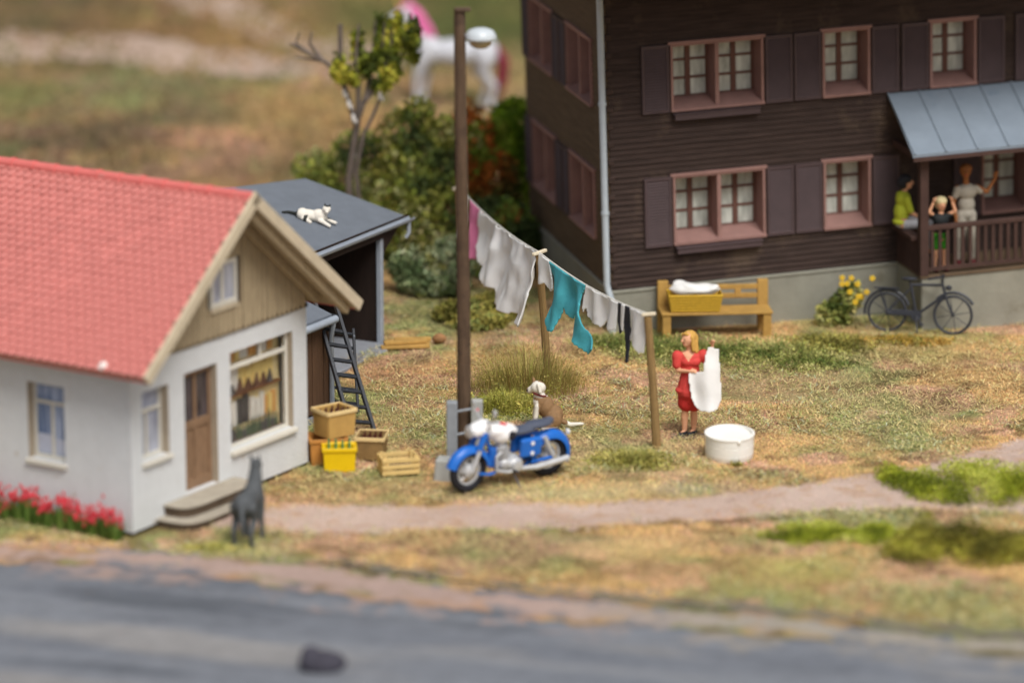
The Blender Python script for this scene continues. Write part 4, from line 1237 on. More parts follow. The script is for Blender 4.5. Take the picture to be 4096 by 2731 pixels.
_tr = tn.nodes.new('ShaderNodeBsdfTranslucent'); _tr.inputs['Color'].default_value = (.9, .9, .88, 1)
_mx = tn.nodes.new('ShaderNodeMixShader'); _mx.inputs[0].default_value = .2
tn.links.new(tn.nodes['Principled BSDF'].outputs[0], _mx.inputs[1]); tn.links.new(_tr.outputs[0], _mx.inputs[2])
tn.links.new(_mx.outputs[0], tn.nodes['Material Output'].inputs['Surface'])
M_turq = mat('turquoise_cloth', S('4fadb9'), rough=.75, var=.12, scale=5, bump=.25, bscale=22)
M_pinkc = mat('pink_cloth', S('de7fa5'), rough=.75, var=.08, scale=5, bump=.1)
M_blk = mat('black_cloth', S('2b2c33'), rough=.7, var=.2, scale=8, bump=.2)
garment('bed_sheet', [(-.02, 0), (-.06, 1.2), (.4, 1.24), (.7, 1.1), (.95, 1.17), (1.5, 1.12), (1.85, 1.18), (2.05, .98), (2.4, 1.0), (2.7, .9), (3.1, .86), (3.35, .7), (3.5, .62), (3.62, 0)], T2, T3, M_white, 'large white bed sheet hanging between middle and far posts', 'bed sheet', .035, .085, 5.0, 2, swing=.2)
garment('pink_shirt', [(3.45, 0), (3.5, .5), (3.5, .82), (3.85, .9), (4.1, .7), (4.35, .55), (4.4, 0)], T2, T3, M_pinkc, 'pink garment on the washing line right behind the lamp pole', 'garment', .03, .06, 9, 4)
garment('white_undershirt', [(4.4, 0), (4.42, .7), (4.6, .76), (4.85, .6), (4.9, 0)], T2, T3, M_white, 'white garment hanging at the far end beyond the pink one', 'garment', .03, .05, 9, 5)
garment('white_bib', [(.04, 0), (.08, .25), (.04, .42), (.2, .47), (.36, .4), (.5, .5), (.66, .42), (.6, .2), (.5, 0)], T2, T1, M_white, 'small white bib between middle post and turquoise overall', 'garment', .02, .05, 11, 6)
garment('turquoise_overall', [(.44, 0), (.46, .12), (.79, .42), (.82, .55), (.78, .88), (.9, .98), (1.14, .96), (1.24, .56), (1.32, .62), (1.5, .66), (1.58, .55), (1.86, .9), (2.32, 1.0), (2.47, .9), (2.16, .62), (1.93, .42), (1.9, .2), (1.97, 0)], T2, T1, M_turq, 'turquoise overall with two dangling legs on the line', 'overall', .024, .07, 7, 7)
garment('white_gloves', [(1.99, 0), (1.97, .36), (2.0, .42), (2.04, .33), (2.1, .48), (2.3, .52), (2.38, .4), (2.45, .38), (2.5, .48), (2.72, .5), (2.8, .38), (2.95, .42), (3.1, .46), (3.26, .42), (3.26, 0)], T2, T1, M_white, 'white garment with scalloped hem right of the turquoise overall', 'garment', .022, .05, 10, 8)
garment('black_sock', [(3.27, 0), (3.26, .3), (3.36, .48), (3.44, .44), (3.40, .2), (3.40, 0)], T2, T1, M_blk, 'short black sock next to the white scalloped garment', 'sock', .02, .02, 10, 9)
garment('white_sock', [(3.41, 0), (3.42, .34), (3.52, .4), (3.54, 0)], T2, T1, M_white, 'narrow white sock between the two black ones', 'sock', .02, .02, 10, 10)
garment('black_stocking', [(3.55, 0), (3.7, 0), (3.72, .3), (3.75, .55), (3.86, .82), (3.77, .85), (3.62, .5), (3.55, .25)], T2, T1, M_blk, 'long black stocking hanging near the leaning post', 'stocking', .02, .03, 10, 11)
garment('white_shirt', [(3.71, 0), (3.73, .25), (3.78, .5), (3.9, .46), (4.05, .55), (4.18, .64), (4.29, .62), (4.29, 0)], T2, T1, M_white, 'white shirt on the line touching the near leaning post', 'shirt', .024, .05, 10, 12)

# ================================================================ tub, bench, basket
tub = empty('wash_tub', (3.22, -.78, .0), 0, 'round white wash tub on the grass in front of the woman', 'tub', rot=(R(4), 0, 0))
M_tub = mat('white_tub_enamel', S('eeece4'), rough=.45, var=.03, scale=4, bump=.03, spec=.4)
q = MB(); q.lathe([(.335, .0), (.352, .02), (.358, .12), (.353, .125), (.358, .13), (.36, .24), (.355, .245), (.36, .25), (.362, .36), (.372, .37), (.372, .395), (.335, .40), (.33, .36), (.328, .355), (.0, .35)], 48)
q.build('body', M_tub, tub, smooth=True)
q = MB(); q.ball((.12, -.345, .36), (.03, .025, .04), 10); q.build('lug', M_tub, tub, smooth=True)
M_benchw = mat('ochre_bench_wood', S('b08a48'), rough=.7, var=.2, scale=5, bump=.2)
bench = empty('garden_bench', (3.38, 6.62, 0), R(5), 'ochre wooden bench against the plinth of the chalet', 'bench')
for s_ in (-1, 1):
    q = MB(); q.add([(s_ * .84 - .09, .2, -.05), (s_ * .84 + .09, .2, -.05), (s_ * .84 + .09, .3, -.05), (s_ * .84 - .09, .3, -.05), (s_ * .84 - .09, .28, .86), (s_ * .84 + .09, .28, .86), (s_ * .84 + .09, .38, .86), (s_ * .84 - .09, .38, .86)], [(0, 3, 2, 1), (4, 5, 6, 7), (0, 1, 5, 4), (1, 2, 6, 5), (2, 3, 7, 6), (3, 0, 4, 7)]); q.build('back_post', M_benchw, bench, bevel=.01)
    q = MB(); q.box((s_ * .84 - .07, -.28, -.05), (s_ * .84 + .07, -.18, .40)); q.build('leg', M_benchw, bench, bevel=.01)
    q = MB(); q.box((s_ * .84 - .05, -.18, .3), (s_ * .84 + .05, .2, .38)); q.build('seat_bearer', M_benchw, bench)
for z_ in (.55, .70): 
    q = MB(); q.box((-.75, .265 + (z_ - .5) * .08, z_), (.75, .31 + (z_ - .5) * .08, z_ + .085)); q.build('back_slat', M_benchw, bench, bevel=.008)
for k in range(3):
    q = MB(); q.box((-.93, -.3 + k * .175, .405), (.93, -.3 + k * .175 + .16, .45)); q.build('seat_slat', M_benchw, bench, bevel=.008)
q = MB(); q.cbox((.42, .285, .65), (.1, .06, .14)); q.build('back_bracket', M_pal, bench)
bas = empty('laundry_basket', (3.03, 6.50, .452), R(3), 'yellow woven basket heaped with white laundry on the bench', 'basket')
M_bask = mat('yellow_wicker', S('c9a232'), rough=.7, var=.2, scale=22, bump=.6, bscale=40, streak=(1, 1, 2))
q = MB(); hx0, hx1, hy0, hy1 = .40, .455, .18, .235
def ringrow(z, hx, hy): return [(-hx, -hy, z), (hx, -hy, z), (hx, hy, z), (-hx, hy, z)]
o1 = ringrow(0, hx0, hy0) + ringrow(.31, hx1, hy1); i1 = ringrow(.02, hx0 - .02, hy0 - .02) + ringrow(.31, hx1 - .025, hy1 - .025)
q.add(o1 + i1, [(3, 2, 1, 0), (8, 9, 10, 11)] + [(i, (i + 1) % 4, (i + 1) % 4 + 4, i + 4) for i in range(4)] + [(8 + i, 12 + i, 12 + (i + 1) % 4, 8 + (i + 1) % 4) for i in range(4)] + [(4 + i, 4 + (i + 1) % 4, 12 + (i + 1) % 4, 12 + i) for i in range(4)])
q.build('woven_body', M_bask, bas, bevel=.012)
for k in range(6):
    z = .03 + k * .05; hx = hx0 + (hx1 - hx0) * z / .31; hy = hy0 + (hy1 - hy0) * z / .31; q = MB()
    q.tube([(-hx, -hy, z), (hx, -hy, z), (hx, hy, z), (-hx, hy, z)], .012, 6, closed=True); q.build('wicker_band', M_bask, bas, smooth=True)
lm = shape([('e', (.0, 0, .30), (.40, .19, .07)), ('e', (-.15, 0, .30), (.22, .17, .10)), ('e', (.15, .02, .29), (.22, .16, .09)), ('e', (.0, -.05, .33), (.2, .12, .06), (0, .2, .3)), ('e', (-.22, .05, .36), (.12, .1, .05), (.3, .1, 0)), ('e', (.26, -.04, .32), (.12, .12, .05), (0, -.3, 0))], .02, 2, [M_white])
lo_ = link('folded_laundry', lm, None, False); lo_.location = (3.03, 6.50, .475); lo_.scale = (1.08, 1.1, 1.12); tag(lo_, 'white laundry heaped in the yellow basket', 'laundry')

# ================================================================ bicycle
M_bike = mat('dark_grey_bike_paint', S('2f3138'), rough=.5, var=.12, scale=9, bump=.1, spec=.4)
bike = empty('bicycle', (6.80, 6.72, 0), R(-12), 'dark grey bicycle leaning by the porch platform', 'bicycle', rot=(R(-8), 0, R(-12)))
def wheel(x, r):
    w_ = empty('wheel'); w_.parent = bike; w_.location = (x, 0, r)
    q = MB(); q.tube([(math.cos(t) * (r - .02), 0, math.sin(t) * (r - .02)) for t in np.linspace(0, 2 * math.pi, 36, endpoint=False)], .024, 8, closed=True); q.build('tyre', M_bike, w_, smooth=True)
    q = MB()
    for k in range(8):
        t = k * math.pi / 4 + .2; q.tube([(0, 0, 0), (math.cos(t) * (r - .03), 0, math.sin(t) * (r - .03))], .006, 4)
    q.build('spokes', M_bike, w_)
    q = MB(); q.tube([(0, -.05, 0), (0, .05, 0)], .03, 8); q.build('hub', M_bike, w_, smooth=True)
wheel(-.55, .33); wheel(.55, .33)
def rodp(nm, pts, r, n=8):
    q = MB(); q.tube(pts, r, n); return q.build(nm, M_bike, bike, smooth=True)
BB = (-.06, 0, .30); ST = (-.17, 0, .80); HT = (.36, 0, .82); HB = (.41, 0, .66); RA = (-.55, 0, .33); FA = (.55, 0, .33)
q = MB()
for a_, b_ in ((BB, ST), (ST, HT), (BB, HB), (HT, HB)): q.tube([a_, b_], .024, 8)
for s_ in (-.05, .05):
    q.tube([BB, (RA[0], s_, RA[2])], .016, 6); q.tube([(ST[0] + .01, 0, ST[2] - .05), (RA[0], s_, RA[2])], .016, 6)
q.build('frame', M_bike, bike, smooth=True)
q = MB()
for s_ in (-.05, .05): q.tube([(HB[0], s_ * .6, HB[2]), (.47, s_, .5), (FA[0], s_, FA[2])], .018, 6)
q.tube([HB, HT, (.35, 0, .92)], .022, 8); q.build('fork', M_bike, bike, smooth=True)
rodp('handlebar', [(.14, -.26, .93), (.26, -.27, .96), (.36, -.16, .97), (.36, 0, .93), (.36, .16, .97), (.26, .27, .96), (.14, .26, .93)], .018)
q = MB(); q.ball((-.2, 0, .90), (.14, .07, .035), 12); q.tube([(-.17, 0, .78), (-.19, 0, .89)], .02, 6); q.build('saddle', M_bike, bike, smooth=True)
for x, a0, a1 in ((-.55, 20, 200), (.55, 30, 150)):
    rodp('mudguard', [(x + math.cos(R(t)) * .375, 0, .33 + math.sin(R(t)) * .375) for t in range(a0, a1, 12)], .028, 6)
q = MB(); q.box((-.78, -.06, .72), (-.36, .06, .74)); q.tube([(-.7, .06, .73), (-.55, .06, .35)], .012, 5); q.tube([(-.7, -.06, .73), (-.55, -.06, .35)], .012, 5); q.build('luggage_rack', M_bike, bike)
q = MB(); q.lathe([(.09, -.01), (.09, .01)], 16, Matrix.Translation((BB[0], -.05, BB[2])) @ Matrix.Rotation(R(90), 4, 'X')); q.tube([(BB[0], -.07, BB[2]), (BB[0] + .1, -.07, BB[2] - .14)], .014, 6); q.tube([(BB[0], .07, BB[2]), (BB[0] - .1, .07, BB[2] + .14)], .014, 6); q.box((BB[0] + .06, -.14, BB[2] - .16), (BB[0] + .14, -.06, BB[2] - .13)); q.build('crank', M_bike, bike)
q = MB(); q.cbox((-.32, -.045, .33), (.5, .02, .1)); q.build('chain_guard', M_bike, bike, bevel=.01)
q = MB(); q.ball((.46, 0, .78), (.06, .045, .045), 10); q.build('headlamp', M_bike, bike, smooth=True)
rodp('kickstand', [(-.06, -.06, .28), (-.02, -.16, .02)], .012, 6)

# foreground stone
lm = shape([('e', (0, 0, .1), (.3, .2, .17)), ('e', (.12, .04, .12), (.2, .16, .12), (0, .3, .4)), ('e', (-.14, .05, .18), (.14, .13, .14))], .03, 2, [mat('dark_basalt', S('43414a'), rough=.9, var=.3, scale=6, bump=.5)])
o = link('dark_stone', lm, None, False); o.location = (-2.36, -10.35, .0); tag(o, 'dark lump of stone lying on the road', 'stone')

# ================================================================ motorcycle  (x forward, y left, z up)
M_mblue = mat('bright_blue_paint', S('1a66c0'), rough=.35, var=.06, scale=4, bump=.03, spec=.5)
M_mwhite = mat('white_tank_paint', S('ecebea'), rough=.35, var=.03, bump=.02, spec=.5)
M_silver = mat('silver_paint', S('c2c3c4'), rough=.4, var=.12, scale=9, bump=.12, spec=.5, metal=.25)
M_tyre = mat('black_tyre', S('24242a'), rough=.75, var=.15, scale=12, bump=.2)
M_seatm = mat('slate_seat', S('4c5261'), rough=.65, var=.12, scale=8, bump=.15)
M_redg = mat('red_grip', S('e05a62'), rough=.5, var=.05, bump=0)
M_dull = mat('dark_engine_metal', S('5b5a5e'), rough=.5, var=.2, scale=10, bump=.1)
moto = empty('motorcycle', (-.075, -2.16, 0), math.atan2(-.84, -1.15), 'blue and white motorcycle parked in front of the lamp pole', 'motorcycle', rot=(R(-5), 0, math.atan2(-.84, -1.15)))
def arc(cx, cz, r, a0, a1, n, y=0): return [(cx + math.cos(R(a)) * r, y, cz + math.sin(R(a)) * r) for a in np.linspace(a0, a1, n)]
def mwheel(x, steer=0):
    w_ = empty('wheel'); w_.parent = moto; w_.location = (x, 0, .33); w_.rotation_euler = (0, 0, steer)
    q = MB(); q.tube(arc(0, 0, .265, 0, 350, 36), .062, 10, closed=True); q.build('tyre', M_tyre, w_, smooth=True)
    q = MB(); q.tube(arc(0, 0, .205, 0, 350, 36), .026, 8, closed=True); q.build('rim', M_silver, w_, smooth=True)
    q = MB(); RX = Matrix.Rotation(R(90), 4, 'X')
    q.lathe([(.03, -.1), (.1, -.06), (.115, 0), (.1, .06), (.03, .1)], 18, RX); q.build('hub', M_silver, w_, smooth=True)
    q = MB()
    for k in range(14):
        t = k * 2 * math.pi / 14; q.tube([(math.cos(t) * .1, .03 * (-1) ** k, math.sin(t) * .1), (math.cos(t + .25) * .2, 0, math.sin(t + .25) * .2)], .008, 4)
    q.build('spokes', M_silver, w_)
mwheel(.71, .08); mwheel(-.71)
def mp(nm, q, m, sm=True, bev=0, par=None): return q.build(nm, m, par or moto, smooth=sm, bevel=bev)
def fender(nm, cx, a0, a1, r, hw, drop):
    q = MB(); n = 16; vs = []; prof = []
    for j in range(7):
        t = math.pi * j / 6; prof.append((math.cos(t) * hw, r - drop + math.sin(t) * drop))
    for j in range(6, -1, -1):
        t = math.pi * j / 6; prof.append((math.cos(t) * (hw - .012), r - drop + math.sin(t) * (drop - .012)))
    for a in np.linspace(R(a0), R(a1), n):
        for y, rr in prof: vs.append((cx + math.cos(a) * rr, y, .33 + math.sin(a) * rr))
    k = len(prof); fs = []
    for i in range(n - 1):
        for j in range(k): fs.append((i * k + j, i * k + (j + 1) % k, (i + 1) * k + (j + 1) % k, (i + 1) * k + j))
    fs += [tuple(range(k)), tuple(range(n * k - 1, (n - 1) * k - 1, -1))]
    q.add(vs, fs); return mp(nm, q, M_mblue)
fender('front_fender', .71, 15, 172, .385, .095, .1)
fender('rear_fender', -.71, 5, 205, .40, .105, .12)
for s_ in (-1, 1):
    q = MB(); q.tube([(.71, s_ * .1, .33), (.60, s_ * .1, .62), (.47, s_ * .1, .98)], [.03, .034, .03], 10); mp('fork_leg', q, M_silver)
    q = MB(); q.tube([(-.71, s_ * .12, .36), (-.60, s_ * .12, .56), (-.56, s_ * .12, .66)], [.026, .042, .036], 10); mp('shock_absorber', q, M_silver)
    q = MB(); q.tube([(.40, s_ * .29, 1.09), (.33, s_ * .36, 1.08)], .022, 8); mp('grip', q, M_redg)
    q = MB(); q.box((-.48, s_ * .12 - .05, .42), (-.12, s_ * .12 + .05, .70)); sb_ = mp('side_box', q, M_mblue, False, .03)
    q = MB(); q.lathe([(.03, 0), (.03, .012)], 12, Matrix.Translation((-.3, s_ * .17, .63)) @ Matrix.Rotation(R(-90 * s_), 4, 'X')); q.lathe([(.03, 0), (.03, .012)], 12, Matrix.Translation((-.3, s_ * .17, .48)) @ Matrix.Rotation(R(-90 * s_), 4, 'X')); mp('badge', q, M_mwhite, True, 0, sb_)
    q = MB(); q.tube([(-.1, s_ * .15, .27), (-.4, s_ * .17, .25), (-.95, s_ * .18, .30)], [.03, .045, .05], 10); mp('exhaust', q, M_silver)
    q = MB(); q.tube([(.02, s_ * .14, .27), (.02, s_ * .28, .27)], .018, 6); mp('foot_peg', q, M_tyre)
q = MB(); q.tube([(.33, -.36, 1.08), (.40, -.29, 1.09), (.47, -.14, 1.07), (.47, 0, 1.03), (.47, .14, 1.07), (.40, .29, 1.09), (.33, .36, 1.08)], .018, 8); mp('handlebar', q, M_silver)
for s_ in (-1, 1):
    q = MB(); q.tube([(.45, s_ * .2, 1.08), (.47, s_ * .25, 1.2)], .01, 6); q.ball((.48, s_ * .26, 1.24), (.02, .055, .06), 10); mp('mirror', q, M_silver)
# headlamp nacelle: white above, blue shrouds on the fork
me = shape([('e', (.56, 0, .93), (.17, .13, .12)), ('e', (.48, 0, .98), (.14, .12, .09)), ('e', (.62, 0, .92), (.1, .125, .115))], .012, 2, [M_mwhite, M_mblue], lambda c: 1 if c.z < .87 else 0)
link('nacelle', me, moto)
q = MB(); q.lathe([(.10, 0), (.095, .02), (.05, .035), (.01, .04)], 18, Matrix.Translation((.715, 0, .92)) @ Matrix.Rotation(R(90), 4, 'Y')); mp('headlamp', q, M_silver)
for s_ in (-1, 1):
    q = MB(); q.tube([(.60, s_ * .1, .66), (.50, s_ * .1, .90)], [.045, .055], 10); mp('fork_shroud', q, M_mblue)
me = shape([('e', (.16, 0, .83), (.27, .15, .13)), ('e', (.24, 0, .86), (.2, .15, .12)), ('e', (.05, 0, .80), (.2, .12, .1)), ('e', (.16, .06, .80), (.2, .1, .12)), ('e', (.16, -.06, .80), (.2, .1, .12))], .014, 2, [M_mwhite])
tank = link('fuel_tank', me, moto)
for s_ in (-1, 1):
    q = MB(); q.ball((.06, s_ * .145, .80), (.075, .02, .07), 12); mp('knee_pad', q, M_tyre, True, 0, tank)
q = MB(); q.lathe([(.035, 0), (.035, .02), (.015, .03)], 12, Matrix.Translation((.22, 0, .975))); mp('filler_cap', q, M_silver, True, 0, tank)
me = shape([('e', (-.2, 0, .80), (.28, .14, .06)), ('e', (-.5, 0, .84), (.26, .13, .065)), ('c', (-.05, 0, .79), (-.72, 0, .86), .065, .06)], .014, 2, [M_seatm])
link('seat', me, moto)
q = MB()
q.tube([(.46, 0, .95), (.40, 0, .75), (.28, 0, .45), (.2, 0, .24), (.05, 0, .2), (-.25, 0, .2), (-.42, 0, .3)], .032, 8)
q.tube([(.44, 0, .85), (.1, 0, .72), (-.3, 0, .72), (-.62, 0, .70)], .03, 8)
for s_ in (-1, 1):
    q.tube([(-.35, s_ * .08, .30), (-.71, s_ * .11, .33)], .026, 8); q.tube([(-.40, s_ * .08, .70), (-.40, s_ * .08, .32)], .022, 8)
mp('frame', q, M_mblue)
q = MB(); q.box((.24, -.06, .32), (.36, .06, .62)); mp('leg_shield', q, M_mblue, False, .02)
q = MB(); q.tube([(.22, .1, .27), (.40, .1, .25), (.60, .12, .30)], [.02, .024, .02], 8); mp('crash_bar', q, M_mblue)
me = shape([('e', (-.02, 0, .34), (.2, .13, .13)), ('e', (.10, .0, .36), (.14, .15, .12)), ('e', (-.05, .12, .34), (.12, .07, .1)), ('e', (-.05, -.12, .34), (.12, .07, .1)), ('c', (.1, 0, .4), (.16, 0, .62), .1, .09)], .012, 1, [M_silver])
link('crankcase', me, moto)
for k in range(6):
    q = MB(); q.lathe([(.125, 0), (.125, .014)], 16, Matrix.Translation((.115 + k * .011, 0, .45 + k * .032)) @ Matrix.Rotation(R(15), 4, 'Y')); mp('cooling_fin', q, M_silver, False)
q = MB(); q.lathe([(.09, 0), (.08, .05), (.03, .06)], 14, Matrix.Translation((-.04, .15, .33)) @ Matrix.Rotation(R(-90), 4, 'X')); mp('clutch_cover', q, M_silver)
q = MB(); q.tube([(.16, .08, .58), (.3, .12, .5), (.3, .14, .3), (.1, .15, .25), (-.1, .15, .27)], .026, 8); mp('exhaust_pipe', q, M_silver)
q = MB(); q.ball((-1.06, 0, .63), (.03, .05, .045), 8); mp('tail_light', q, M_mwhite)
q = MB(); q.tube([(-.02, .1, .22), (-.06, .26, .01)], .014, 6); mp('side_stand', q, M_dull)

# ================================================================ people
M_skin = mat('painted_skin', S('dfa682'), rough=.6, var=.06, scale=9, bump=.05)
M_skinbr = mat('brown_painted_skin', S('9a6238'), rough=.6, var=.08, scale=9, bump=.05)
M_lip = mat('lip_paint', S('b5504a'), rough=.6, var=.03, bump=0)
M_eye = mat('eye_paint', S('3a2c28'), rough=.5, var=.03, bump=0)
M_redtop = mat('red_blouse', S('cf4640'), rough=.7, var=.1, scale=8, bump=.15)
M_redsk = mat('red_skirt', S('bd2f2b'), rough=.7, var=.1, scale=8, bump=.15)
M_blond = mat('blond_hair', S('d3a352'), rough=.65, var=.22, scale=16, bump=.5, streak=(6, 6, 1))
M_shoe = mat('black_shoe', S('26282c'), rough=.5, var=.1, bump=.1)
def hand(c, fwd, palm, size=1.0, thumb=1):
    """palm with five bent fingers; fwd = finger direction, palm = palm normal"""
    f = Vector(fwd).normalized(); p = Vector(palm).normalized(); s = f.cross(p).normalized() * thumb
    c = Vector(c); out = [('e', c, (.026 * size, .026 * size, .034 * size)), ('c', c - f * .02 * size, c + f * .035 * size, .024 * size, .028 * size)]
    for k, (o, L) in enumerate(((-.028, .05), (-.009, .062), (.010, .058), (.028, .045))):
        a = c + f * .045 * size + s * o * size; b = a + (f * .8 + p * .5) * L * .55 * size; d = b + (f * .2 + p * .95) * L * .5 * size
        out += [('c', a, b, .0095 * size, .009 * size), ('c', b, d, .009 * size, .0075 * size)]
    a = c + s * .025 * size - f * .005; b = a + (s * .7 + f * .5 + p * .3) * .04 * size; d = b + (f * .6 + p * .7) * .03 * size
    out += [('c', a, b, .011 * size, .01 * size), ('c', b, d, .01 * size, .008 * size)]
    return out
def head(c, f, r=.105):
    """skull, jaw, nose, ears; f = facing direction (horizontal)"""
    c = Vector(c); f = Vector(f).normalized(); s = f.cross(Vector((0, 0, 1)))
    rz = math.atan2(f.y, f.x)
    out = [('e', c + f * -.008, (r * .98, r * .80, r * 1.06), (0, 0, rz)), ('e', c + f * r * .28 + Vector((0, 0, -r * .62)), (r * .55, r * .52, r * .5), (0, 0, rz)),
           ('c', c + f * r * .86 + Vector((0, 0, .02 * r / .1)), c + f * r * 1.06 + Vector((0, 0, -.025 * r / .1)), r * .10, r * .14),
           ('e', c + f * r * .76 + Vector((0, 0, -r * .52)), (r * .12, r * .26, r * .09), (0, 0, rz)),
           ('e', c + f * r * .55 + Vector((0, 0, r * .28)), (r * .36, r * .5, r * .12), (0, 0, rz))]
    for k in (-1, 1): out.append(('e', c + s * k * r * .80 + f * -r * .05 + Vector((0, 0, -.01)), (r * .2, r * .1, r * .26), (0, 0, rz)))
    return out
def face_pick(c, f, r=.105):
    c = Vector(c); f = Vector(f).normalized(); s = f.cross(Vector((0, 0, 1)))
    def pk(p):
        d = p - c; a = d.dot(f) / r; b = d.dot(s) / r; z = d.z / r
        if a > .55 and abs(abs(b) - .34) < .10 and abs(z - .06) < .05: return 2
        if a > .5 and abs(b) < .27 and abs(z + .52) < .07: return 1
        return 0
    return pk
# --- woman in red hanging out the washing
wx, wy = 2.68, .41
woman = empty('person', (wx, wy, 0), 0, 'blond woman in a red dress holding up white laundry', 'person')
fh = Vector((-.88, -.47, 0))
hc = (-.035, -.03, 1.515)
prims = head(hc, fh, .106)
prims += [('c', (0, .01, 1.28), (-.02, -.005, 1.44), .052, .046), ('e', (0, 0, 1.24), (.15, .09, .11)), ('e', (0, 0, 1.05), (.12, .08, .2)), ('e', (0, 0, .85), (.14, .1, .14))]
prims += [('c', (-.165, 0, 1.27), (-.185, -.04, 1.03), .048, .038), ('c', (-.185, -.04, 1.03), (-.02, -.19, 1.055), .037, .026)]
prims += hand((.015, -.205, 1.06), (1, -.15, .1), (.1, .6, -.6), 1.0, 1)
prims += [('c', (.165, .0, 1.27), (.275, -.02, 1.13), .048, .038), ('c', (.275, -.02, 1.13), (.325, -.13, 1.42), .037, .026)]
prims += hand((.33, -.145, 1.47), (.1, -.3, 1), (-.2, -.7, -.3), 1.0, -1)
for s_, yk in ((-1, -.01), (1, .03)):
    prims += [('c', (s_ * .075, 0, .82), (s_ * .07, yk - .01, .47), .085, .055), ('c', (s_ * .07, yk - .01, .47), (s_ * .072, yk + .015, .30), .053, .054), ('c', (s_ * .072, yk + .015, .30), (s_ * .07, yk + .02, .09), .058, .038), ('c', (s_ * .07, yk + .03, .06), (s_ * .07 - .06, yk - .06, .045), .036, .03)]
me = shape(prims, .0085, 2, [M_skin, M_lip, M_eye], face_pick(hc, fh, .106))
link('body', me, woman)
dress = [('e', (0, .005, 1.215), (.17, .115, .13)), ('e', (0, 0, 1.05), (.135, .105, .16)), ('e', (-.03, -.07, 1.17), (.1, .06, .07)), ('e', (.06, -.07, 1.17), (.09, .06, .07)), ('c', (0, 0, .98), (0, 0, .72), .13, .19), ('e', (-.06, -.02, .72), (.15, .14, .07)),
         ('e', (-.185, -.012, 1.235), (.078, .078, .10)), ('c', (-.18, -.01, 1.25), (-.19, -.03, 1.12), .078, .068), ('e', (.19, -.01, 1.25), (.09, .085, .10)), ('c', (.18, -.01, 1.25), (.26, -.02, 1.15), .08, .068),
         ('c', (.0, .0, .80), (.01, .01, .60), .165, .155), ('c', (-.045, 0, .62), (-.045, 0, .51), .125, .125), ('c', (.06, 0.01, .62), (.06, .01, .51), .125, .125)]
def dpick(c):
    if c.z > 1.19 and c.y < -.02 and abs(c.x + .03) < (c.z - 1.19) * .75: return 2
    return 1 if c.z < .655 else 0
dress = [(p[0], (p[1][0] * 1.06, p[1][1], p[1][2]), *([(p[2][0] * 1.08, p[2][1] * 1.05, p[2][2])] if p[0] == 'e' else [(p[2][0] * 1.06, p[2][1], p[2][2]), p[3] * 1.06, p[4] * 1.06])) for p in dress]
me = shape(dress, .012, 2, [M_redtop, M_redsk, M_skin], dpick)
link('dress', me, woman)
hp = [('e', (-.005, .015, 1.55), (.108, .108, .092)), ('e', (.035, .03, 1.50), (.092, .09, .11)), ('c', (.06, .0, 1.48), (.085, -.03, 1.33), .058, .046), ('c', (.03, .07, 1.48), (.04, .075, 1.32), .07, .055), ('c', (.02, -.085, 1.55), (.045, -.10, 1.36), .034, .03), ('c', (-.10, .06, 1.56), (-.06, .085, 1.40), .035, .03), ('e', (-.06, -.06, 1.595), (.06, .05, .03), (0, .4, .5))]
me = shape(hp, .01, 1, [M_blond]); link('hair', me, woman)
for s_, yk in ((-1, -.01), (1, .03)):
    me = shape([('c', (s_ * .07 + .01, yk + .035, .04), (s_ * .07 - .075, yk - .085, .032), .046, .04), ('e', (s_ * .07 - .05, yk - .05, .02), (.075, .075, .025)), ('c', (s_ * .07 + .02, yk + .05, .02), (s_ * .07 + .01, yk + .03, .075), .035, .036)], .01, 2, [M_shoe]); link('shoe', me, woman)
q = MB(); q.lathe([(.0, 0), (.28, 0), (.27, .018), (.0, .02)], 20, Matrix.Translation((-.02, -.02, -.004)) @ Matrix.Diagonal((1, .7, 1, 1))); q.build('stand', mat('figure_stand', S('7d6a66'), rough=.9, var=.2, scale=8, bump=.3), woman)
q = MB()
tw_ = garment('white_towel', [(.307, .0), (.47, .02), (.50, .4), (.52, .79), (.45, .93), (.33, .97), (.195, 1.0), (.11, .95), (.063, .86), (.02, .6), (.017, .48), (.096, .435), (.228, .38), (.26, .14)], Vector((wx - .05, wy - .225, 1.475)), Vector((wx + .95, wy - .16, 1.475)), M_white, 'white laundry held up by the woman in red', 'laundry', .02, .045, 15, 3, .02, swing=.1)

# --- three figures on the porch
M_lime = mat('lime_shirt', S('b9c23a'), rough=.7, var=.1, scale=7, bump=.1)
M_paleg = mat('pale_grey_trousers', S('b0b0b4'), rough=.7, var=.08, scale=7, bump=.1)
M_hairb = mat('black_hair', S('25262a'), rough=.6, var=.15, bump=.2)
M_grgrey = mat('grey_overall', S('a9a294'), rough=.7, var=.1, scale=7, bump=.1)
M_blacktop = mat('black_top', S('1e2122'), rough=.7, var=.1, bump=.1)
M_green = mat('green_shorts', S('3c9a25'), rough=.7, var=.08, bump=.1)
M_blondpale = mat('pale_blond_hair', S('d6c698'), rough=.65, var=.1, bump=.2)
M_redshoe = mat('dark_red_shoe', S('7c3038'), rough=.6, var=.1, bump=0)
q = MB(); q.box((4.88, -1.09, .62), (5.04, -.12, .70)); q.build('side_rail', M_postw, porch, bevel=.01)
for k in range(8):
    q = MB(); q.box((4.985, -1.02 + k * .12, .036), (5.035, -.97 + k * .12, .62)); q.build('baluster', M_postw, porch)
p0 = ch(4.92, -.52, .255)
per = empty('person', tuple(p0), R(14), 'figure in lime shirt and pale trousers perched on the porch rail', 'person')
f1 = (1, -.1, 0); h1 = (.06, 0, 1.23)
